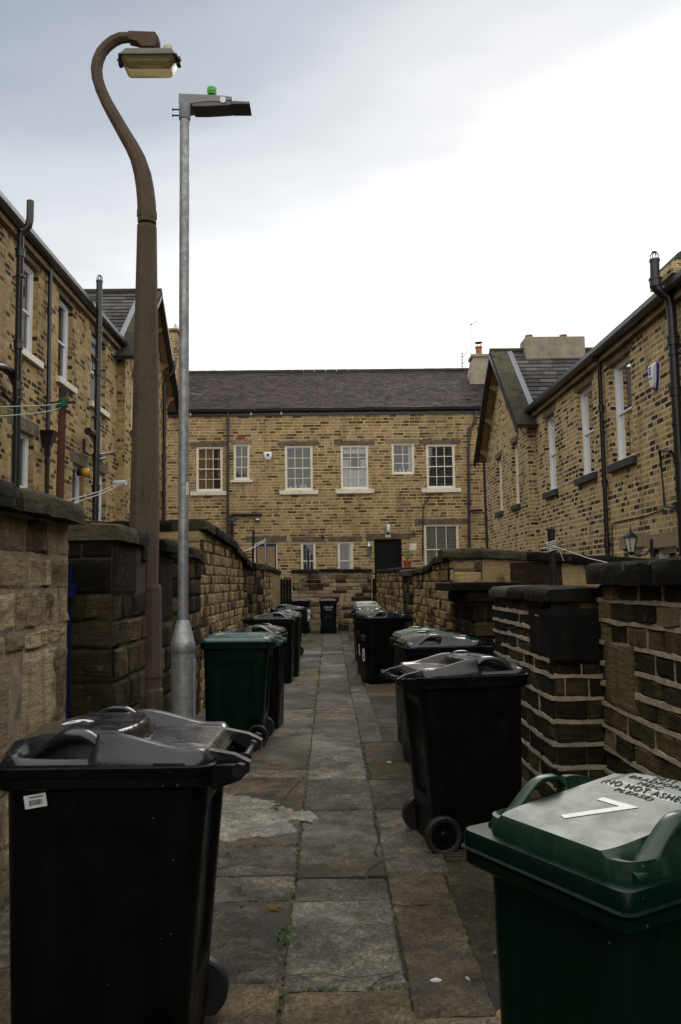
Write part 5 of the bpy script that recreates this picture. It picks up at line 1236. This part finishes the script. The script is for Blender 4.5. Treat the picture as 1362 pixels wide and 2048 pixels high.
# foreground left black bin, its front towards the left wall
r1, p1 = make_bin('foreground black wheelie bin numbered 6 with small barcode sticker, bottom left', (-.70, 2.78, 0), R(90)-R(1), dims=(.285, .335, 1.0))
sticker(p1, -.2775, .20, .90, R(-9), .068, .040)
# right-hand black bin with wheels towards the path
r2, p2_ = make_bin('plain black wheelie bin on the right with both wheels facing the path', (.785, 4.93, 0), R(-90)+R(11))
# foreground green bin
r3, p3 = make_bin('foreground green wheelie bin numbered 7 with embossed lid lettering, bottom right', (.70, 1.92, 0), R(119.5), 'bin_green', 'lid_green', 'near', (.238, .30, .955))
def lidz(parts, x, y):
    """height of the lid surface at a point, so that print lies on it"""
    me = parts['lid'].data; return max((v.co.z for v in me.vertices if abs(v.co.x-x) < .02 and abs(v.co.y-y) < .02), default=1.05)
def on_lid(pp, s, size, x, y, mat='print', name='bin_number', bold=False, sp=1.0):
    t = text_mesh(name, s, size, M[mat], bold, .0004, sp); me = t.data; t.parent = pp['lid']
    # follow the curve of the lid
    lidm = pp['lid'].data; from mathutils.bvhtree import BVHTree
    bv = BVHTree.FromPolygons([v.co for v in lidm.vertices], [p.vertices[:] for p in lidm.polygons])
    bm_ = bmesh.new(); bm_.from_mesh(me); st = .008 if size > .05 else .02
    for ax_ in ((1,0,0), (0,1,0)):
        for i in range(-14, 15): bmesh.ops.bisect_plane(bm_, geom=bm_.verts[:]+bm_.edges[:]+bm_.faces[:], plane_co=Vector(ax_)*i*st, plane_no=ax_)
    bm_.to_mesh(me); bm_.free()
    for v in me.vertices:
        X = x - v.co.x; Y = y - v.co.y; hit = bv.ray_cast(Vector((X, Y, 2)), Vector((0,0,-1)))
        v.co = (X, Y, (hit[0].z if hit[0] else 1.05) + .0012 + v.co.z)
    return t
on_lid(p1, '6', .15, .0, .17, bold=True)
on_lid(p3, '7', .235, .01, .115)
for i, tx in enumerate(('2011', 'BRADFORD', 'MDC', '(NO HOT ASHES', 'PLEASE)')): on_lid(p3, tx, .029, .02, -.155+.029*i, 'emboss', 'lid_lettering', sp=1.15)
on_lid(p3, 'The Waste System', .018, -.115, -.12, 'emboss', 'lid_lettering')
# left row
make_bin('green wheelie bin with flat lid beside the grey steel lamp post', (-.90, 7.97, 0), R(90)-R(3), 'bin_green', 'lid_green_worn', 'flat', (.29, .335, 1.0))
make_bin('black wheelie bin mostly hidden behind the nearest left green bin', (-.84, 8.80, 0), R(-90)-R(6))
make_bin('black wheelie bin in the middle of the left row, grip hole facing the path', (-.90, 12.6, 0), R(-90)-R(3))
make_bin('green wheelie bin with pale lid tucked between two black bins in the left row', (-.83, 13.45, 0), R(-90)-R(2), 'bin_green', 'lid_green_worn', 'arch')
r6, p6 = make_bin('black wheelie bin with a plastic bag caught under its lid, left row', (-.90, 17.0, 0), R(90)-R(4))
bg = MB()
for k in range(7):
    a = k*.9; bg.loft([[(x_, y_, z_) for x_, y_, z_ in ((-.46+.02*math.sin(a+t), 16.66+.025*k-.08+.02*math.cos(t*1.3), 1.0-.03*t-.015*k*(t > 3)), (-.44+.03*math.sin(a*2+t), 16.69+.025*k-.08, 1.0-.03*t), (-.47, 16.70+.025*k-.08, .995-.03*t))] for t in range(7)], 0, .5, (True, True), False)
tag(bg.build('plastic_bag', M['plastic_bag']), 'white plastic bag hanging out of a black bin lid', 'plastic bag')
make_bin('black wheelie bin in the far left corner beside the black door', (-.90, 24.75, 0), R(180)-R(4), kind='flat')
r8, p8 = make_bin('black wheelie bin with white front print alone in the middle of the end wall', (-.06, 24.55, 0), R(180)+R(1), kind='flat')
def on_front(pp, s, size, x, z, mat='print', name='bin_number', bold=False):
    """paints lettering on the front of the body, following its surface"""
    t = text_mesh(name, s, size, M[mat], bold, .0, 1.05); me = t.data; t.parent = pp['body']; bo = pp['body'].data; from mathutils.bvhtree import BVHTree
    bm_ = bmesh.new(); bm_.from_mesh(me)
    for ax_ in ((1,0,0), (0,1,0)):
        for i in range(-10, 11): bmesh.ops.bisect_plane(bm_, geom=bm_.verts[:]+bm_.edges[:]+bm_.faces[:], plane_co=Vector(ax_)*i*.02, plane_no=ax_)
    bm_.to_mesh(me); bm_.free(); bv = BVHTree.FromPolygons([v.co for v in bo.vertices], [p.vertices[:] for p in bo.polygons])
    for v in me.vertices:
        X = x - v.co.x; Z_ = z + v.co.y; hit = bv.ray_cast(Vector((X, 1, Z_)), Vector((0,-1,0))); v.co = (X, (hit[0].y if hit[0] else .3)+.0015, Z_)
    return t
def front_print(pp, z, lines, size, mat='print'):
    for i, tx in enumerate(lines): on_front(pp, tx, size*(1 if i == 0 else .62), 0, z-i*size*.95, mat, 'front_lettering')
front_print(p8, .80, ('CERIAN', 'MGB 240'), .075)
# right row
r9, p9 = make_bin('black wheelie bin with a white sticker behind the big right-hand black bin', (.93, 6.98, 0), R(90)+R(6))
sticker(p9, .276, .19, .89, R(4), .085, .05, 'x+')
make_bin('green wheelie bin with worn lid behind the stickered black bin on the right', (.95, 7.74, 0), R(90)+R(6), 'bin_green', 'lid_green_worn')
r11, p11 = make_bin('nearer of the two black wheelie bins painted with a white 8 on the right', (.80, 12.5, 0), R(90)+R(17))
r12, p12 = make_bin('farther of the two bins painted with a white 8 on the right, dusty lid', (.78, 13.5, 0), R(90)+R(17), 'bin_black', 'lid_green_worn')
for pp in (p11, p12):
    on_front(pp, '8', .27, 0, .42, bold=True); front_print(pp, .72, ('CERIAN', 'MGB 240'), .06, 'print_dim')
sticker(p11, .276, .19, .89, R(4), .08, .05, 'x+')
make_bin('farthest right bin, its pale shiny lid propped open', (.72, 15.9, 0), R(4), lidrot=R(9), kind='flat')

# ------------------------------------------------------------------ street lamps
YL = 7.2; P = lambda x, y: atY(x, y, YL)
root = empty('street_lamp', (P(296, 1100).x, YL, 0), 0, 'old brown concrete lamp post with swan neck arm and yellowed box lantern', 'street lamp'); off = root.location
cx = P(296, 1100).x; sx_ = 1593/YL
def octring(c, t, w, d, twist=0):
    """chamfered section, w in the picture plane and d towards the viewer, at right angles to direction t"""
    t = Vector(t).normalized(); e1 = Vector((0, 1, 0)).cross(t).normalized(); e2 = Vector((0, 1, 0)); k = .42
    return [c+e1*(a*w/2)+e2*(b*d/2) for a, b in ((1, -k), (1, k), (k, 1), (-k, 1), (-1, k), (-1, -k), (-k, -1), (k, -1))]
sh = MB(); UP = Vector((0,0,1))
base = [(0, .26), (.38, .26), (.40, .24), (1.42, .235), (1.44, .25), (1.50, .255), (1.52, .22)]
bx0 = P(299, 1300).x
wid = lambda px: px/sx_
sh.loft([octring(Vector((bx0, YL, z)), UP, w, w) for z, w in ((-.05, .225), (.62, .225), (.64, .20), (.72, .20), (.74, .215), (1.36, .19), (1.40, .195), (1.52, .19), (1.56, .165))], 0, .5, (True, True), False)
lst = [(1180, 291, 46), (1050, 289, 55), (900, 291, 51), (750, 292, 47), (600, 293, 42), (452, 294, 37)]
sh.loft([octring(Vector((P(x, y).x, YL, P(x, y).z)), UP, wid(w), wid(w)) for y, x, w in lst], 0, .5, (True, True), False)
sh.build('post', M['aggregate'], root, off)
ar = MB(); pts = [(294, 448, 36), (294, 425, 36), (293, 403, 36), (290, 375, 35), (285, 347, 34), (276, 318, 31.5), (264, 294, 29), (250, 270, 27), (238, 249, 26), (226, 228, 25), (214, 206, 24), (203, 182, 23), (195, 157, 22.5), (193, 138, 22.5), (196, 121, 22.5), (203, 105, 22), (213, 93, 22), (227, 82, 22), (241, 76, 21.5), (256, 75, 20), (268, 76, 20)]
W3 = [Vector((P(x, y).x, YL, P(x, y).z)) for x, y, w in pts]
ar.loft([octring(W3[i], (W3[min(i+1, len(W3)-1)]-W3[max(i-1, 0)]), wid(pts[i][2]), wid(pts[i][2]*1.05)) for i in range(len(pts))], 0, .5, (True, True), False)
hb = [(258, 67), (312, 69), (319, 80), (319, 89), (311, 98), (286, 98), (275, 88), (258, 84)]
ar.loft([[Vector((P(x, y).x, YL+d, P(x, y).z)) for x, y in hb] for d in (-.045, .055)], 0, .5, (True, True), False)
ar.build('swan_neck_arm', M['aggregate'], root, off, bevel=.006)
cl = MB(); c = P(294, 428); cl.loft([octring(Vector((c.x, YL, c.z-.04)), UP, wid(38), wid(38)), octring(Vector((c.x, YL, c.z+.03)), UP, wid(38), wid(38))], 0, .5, (True, True), False); cl.build('joint_collar', M['aggregate'], root, off)
# lantern (about 0.57 x 0.26 m), long axis along the arm
lc = P(299, 118); LW = wid(120)/2
def lring(w, d, z, x=0): return [(lc.x+x+a, YL+b, lc.z+z) for a, b in rrect(w, d, .035, 4, 3)]
can = MB(); can.loft([lring(LW*.5, .05, .062), lring(LW*.86, .08, .055), lring(LW*.93, .09, .022), lring(LW*.97, .095, .0), lring(LW*1.03, .105, -.004), lring(LW*1.03, .105, -.018), lring(LW*.95, .095, -.018)], 0, .5, (True, True))
lo_ = can.build('lantern_canopy', simple('weathered_alloy', (.11, .105, .10), .6, nz=.25, ns=8), root, off)
t = NT('yellowed_bowl'); t.out((.34, .27, .13), .25); t.b.inputs['Transmission Weight'].default_value = .72; t.b.inputs['IOR'].default_value = 1.12; bm = t.mat
bo = MB(); bo.loft([lring(LW*.94, .093, -.019), lring(LW*.90, .087, -.06), lring(LW*.80, .075, -.138), lring(LW*.77, .07, -.146), lring(LW*.3, .04, -.149)], 0, .5, (False, True)); bo.build('lantern_bowl', bm, root, off)
inn = MB(); inn.box(lc.x-LW*.75, lc.x+LW*.72, YL-.07, YL+.07, lc.z-.06, lc.z-.04); inn.build('reflector', simple('reflector', (.32,.29,.2), .5), root, off)
inn = MB(); inn.tube([(lc.x-LW*.35, YL, lc.z-.085), (lc.x+LW*.5, YL, lc.z-.085)], .022, 10); inn.build('lamp_tube', M['bulb'], root, off)
pcx = P(337, 101); m_ = MB(); m_.loft([[(pcx.x+r_*math.cos(k*.524), YL+r_*math.sin(k*.524), lc.z+.04+z_) for k in range(12)] for r_, z_ in ((.045,0),(.045,.03),(.05,.035),(.05,.075),(.04,.09),(.01,.095))]); m_.build('photocell', simple('cream_plastic', (.42,.41,.33), .5), root, off)
for x in (LW*1.03, -LW*1.03): m_ = MB(); m_.box(lc.x+x-.01, lc.x+x+.02, YL-.03, YL+.03, lc.z-.07, lc.z+.005); m_.tube([(lc.x+x, YL-.05, lc.z-.03), (lc.x+x+.03*(1 if x > 0 else -.3), YL-.05, lc.z-.05)], .01, 6); m_.build('clip', M['iron'], root, off)

YL = 5.85; P = lambda x, y: atY(x, y, YL); sx_ = 1593/YL
bx = P(367.5, 800).x; ztop = P(368, 238).z
root = empty('street_lamp', (bx, YL, 0), 0, 'new galvanised steel lamp column with a flat grey LED head and green photocell', 'street lamp'); off = root.location
def cr(r, z, n=28): return [(bx+r*math.cos(2*math.pi*k/n), YL+r*math.sin(2*math.pi*k/n), z) for k in range(n)]
zb = P(368, 1305).z; zc = P(368, 1285).z; zn = P(368, 1243).z
m_ = MB(); m_.loft([cr(.084, -.05), cr(.084, zb)], 0, .5, (True, True)); 
m_.loft([cr(.086, zb-.0), cr(.0885, zb+.004), cr(.0885, zc), cr(.082, zc+.01), cr(.046, zn), cr(.0395, zn+.01)], 0, .5, (True, True)); m_.loft([cr(.0375, zn), cr(.037, ztop)], 0, .5, (True, True)); m_.build('column', M['galv'], root, off)
m_ = MB(); s_z = atY(377, 990, YL).z; m_.loft([[(bx+r_*math.cos(a_), YL+r_*math.sin(a_), z_) for a_ in (-.9, -.6, -.3, 0, .2)] + [(bx+(r_-.001)*math.cos(a_), YL+(r_-.001)*math.sin(a_), z_) for a_ in (.2, 0, -.3, -.6, -.9)] for r_, z_ in ((.0388, s_z), (.0388, s_z+.095))]); m_.build('pole_label', M['print'], root, off)
m_ = MB(); m_.box(bx+.080, bx+.0885, YL-.04, YL+.04, .35, zb-.05); m_.build('access_door', M['galv'], root, off)
hd = simple('grey_cast_alloy', (.20,.21,.24), .45, nz=.12)
m_ = MB(); m_.loft([cr(.042, P(368, 240).z), cr(.045, P(368, 238).z), cr(.043, P(368, 210).z)]); m_.build('spigot', hd, root, off)
for y in (219, 231): m_ = MB(); a = P(360, y); b = P(346, y); m_.tube([a, b], .006, 8); m_.tube([b, b-Vector((.006,0,0))], .012, 8); m_.build('bolt', M['iron'], root, off)
def prof(pxs, d0, d1, nm, mat, bev=.006):
    m_ = MB(); m_.loft([[Vector((P(x, y).x, YL+d+.10, P(x, y).z)) for x, y in pxs] for d in (d0, d1)], 0, .5, (True, True), False); return m_.build(nm, mat, root, off, bevel=bev)
prof([(357, 186), (410, 188), (452, 191), (464, 193), (464, 200), (440, 203), (410, 203), (388, 206), (372, 209), (357, 207)], -.10, .06, 'head_cover', hd)
prof([(380, 206), (388, 202), (462, 200), (462, 209), (410, 212), (385, 212)], -.095, .055, 'driver_housing', simple('dark_alloy', (.11,.115,.13), .5))
prof([(462, 201), (499, 203), (500, 208), (462, 208)], -.10, .06, 'led_panel', simple('led_panel_grey', (.07,.075,.085), .4), .003)
for i, x in enumerate((470, 477, 484, 490, 497)): prof([(x, 203), (x, 198-(i < 2)*2), (x+.8, 198-(i < 2)*2), (x+.8, 203)], -.09, .02, 'cooling_fin', hd, 0)
prof([(440, 193), (451, 194), (451, 204), (446, 206), (440, 203)], -.102, -.094, 'clip', M['steel'], .001)
g_ = MB(); pc = atY(424, 190, YL+.03); rr = lambda r, z: [(pc.x+r*math.cos(k*.393), pc.y+r*math.sin(k*.393), pc.z+z) for k in range(16)]
g_.loft([rr(.034, 0), rr(.034, .014), rr(.038, .016), rr(.038, .050), rr(.032, .057), rr(.01, .058)]); g_.build('photocell', simple('green_photocell', (.03, .45, .03), .35), root, off)

# ------------------------------------------------------------------ sky and light
w = bpy.data.worlds.new('World'); sc.world = w; w.use_nodes = True; t = w.node_tree; bgn = t.nodes['Background']
N_ = lambda ty, **k: (lambda n: ([setattr(n, a, v) for a, v in k.items()], n)[1])(t.nodes.new(ty))
EL, AZ = R(38), R(12)          # height and bearing of the veiled sun, seen from the alley
sky = N_('ShaderNodeTexSky', sky_type='NISHITA'); sky.sun_disc = False; sky.sun_elevation = EL; sky.sun_rotation = AZ; sky.dust_density = 4; sky.air_density = 1.2
tc = N_('ShaderNodeTexCoord'); nrm = N_('ShaderNodeVectorMath', operation='NORMALIZE'); t.links.new(tc.outputs['Generated'], nrm.inputs[0])
def vdot(d): 
    n = N_('ShaderNodeVectorMath', operation='DOT_PRODUCT'); t.links.new(nrm.outputs[0], n.inputs[0]); n.inputs[1].default_value = d; return n.outputs['Value']
def mth(op, a, b=0, c=None):
    n = N_('ShaderNodeMath', operation=op)
    for i, v in enumerate((a, b) if c is None else (a, b, c)):
        if isinstance(v, (int, float)): n.inputs[i].default_value = v
        else: t.links.new(v, n.inputs[i])
    return n.outputs[0]
sep = N_('ShaderNodeSeparateXYZ'); t.links.new(nrm.outputs[0], sep.inputs[0])
mp = N_('ShaderNodeMapping'); mp.inputs['Scale'].default_value = (1.0, 1.0, 3.4); mp.inputs['Rotation'].default_value = (0, R(20), 0); t.links.new(nrm.outputs[0], mp.inputs[0])
cn = N_('ShaderNodeTexNoise'); cn.inputs['Scale'].default_value = 2.2; cn.inputs['Detail'].default_value = 6; cn.inputs['Roughness'].default_value = .5; t.links.new(mp.outputs[0], cn.inputs['Vector'])
# cloud thins towards the lower right of the sky ahead
q = mth('SUBTRACT', sep.outputs[2], mth('MULTIPLY', sep.outputs[0], .3))
d = mth('ADD', q, mth('MULTIPLY', mth('SUBTRACT', cn.outputs['Fac'], .5), .20))
rp = N_('ShaderNodeValToRGB'); t.links.new(d, rp.inputs[0]); cr_ = rp.color_ramp; cr_.interpolation = 'EASE'
cr_.elements[0].position = .33; cr_.elements[0].color = (1.12, 1.12, 1.12, 1); cr_.elements[1].position = 1.0; cr_.elements[1].color = (1.75, 1.72, 1.66, 1)
for p_, c_ in ((.40, (.96, .97, .985)), (.475, (.70, .73, .77)), (.53, (.60, .64, .69)), (.60, (.44, .49, .56)), (.70, (.335, .38, .45)), (.80, (.7, .74, .8))): e = cr_.elements.new(p_); e.color = c_ + (1,)
bk = N_('ShaderNodeMapRange'); t.links.new(sep.outputs[1], bk.inputs[0]); bk.inputs[1].default_value = .25; bk.inputs[2].default_value = -.35
bkm = N_('ShaderNodeMix', data_type='RGBA', blend_type='MIX'); t.links.new(bk.outputs[0], bkm.inputs[0]); t.links.new(rp.outputs[0], bkm.inputs[6]); bkm.inputs[7].default_value = (1.5, 1.45, 1.36, 1)
mx = N_('ShaderNodeMix', data_type='RGBA', blend_type='MIX'); mx.inputs[0].default_value = .98
t.links.new(sky.outputs[0], mx.inputs[6])
sc10 = N_('ShaderNodeMix', data_type='RGBA', blend_type='MULTIPLY'); sc10.inputs[0].default_value = 1; sc10.clamp_result = False; sc10.inputs[7].default_value = (10, 10, 10, 1); t.links.new(bkm.outputs[2], sc10.inputs[6]); t.links.new(sc10.outputs[2], mx.inputs[7])
t.links.new(mx.outputs[2], bgn.inputs[0]); bgn.inputs[1].default_value = .1
sd = bpy.data.lights.new('sun', 'SUN'); sd.energy = .9; sd.angle = R(25); sd.color = (1, .93, .82)
so = bpy.data.objects.new('sun', sd); C.objects.link(so)
dirv = Vector((math.sin(AZ)*math.cos(EL), math.cos(AZ)*math.cos(EL), math.sin(EL)))
so.rotation_euler = dirv.to_track_quat('Z', 'Y').to_euler(); so.location = (0, 0, 30)
vs_ = sc.view_settings; sc.display_settings.display_device = 'sRGB'; vs_.view_transform = 'Standard'; vs_.look = 'None'; vs_.exposure = .18; vs_.gamma = 1
sc.cycles.max_bounces = 6; sc.cycles.use_denoising = True
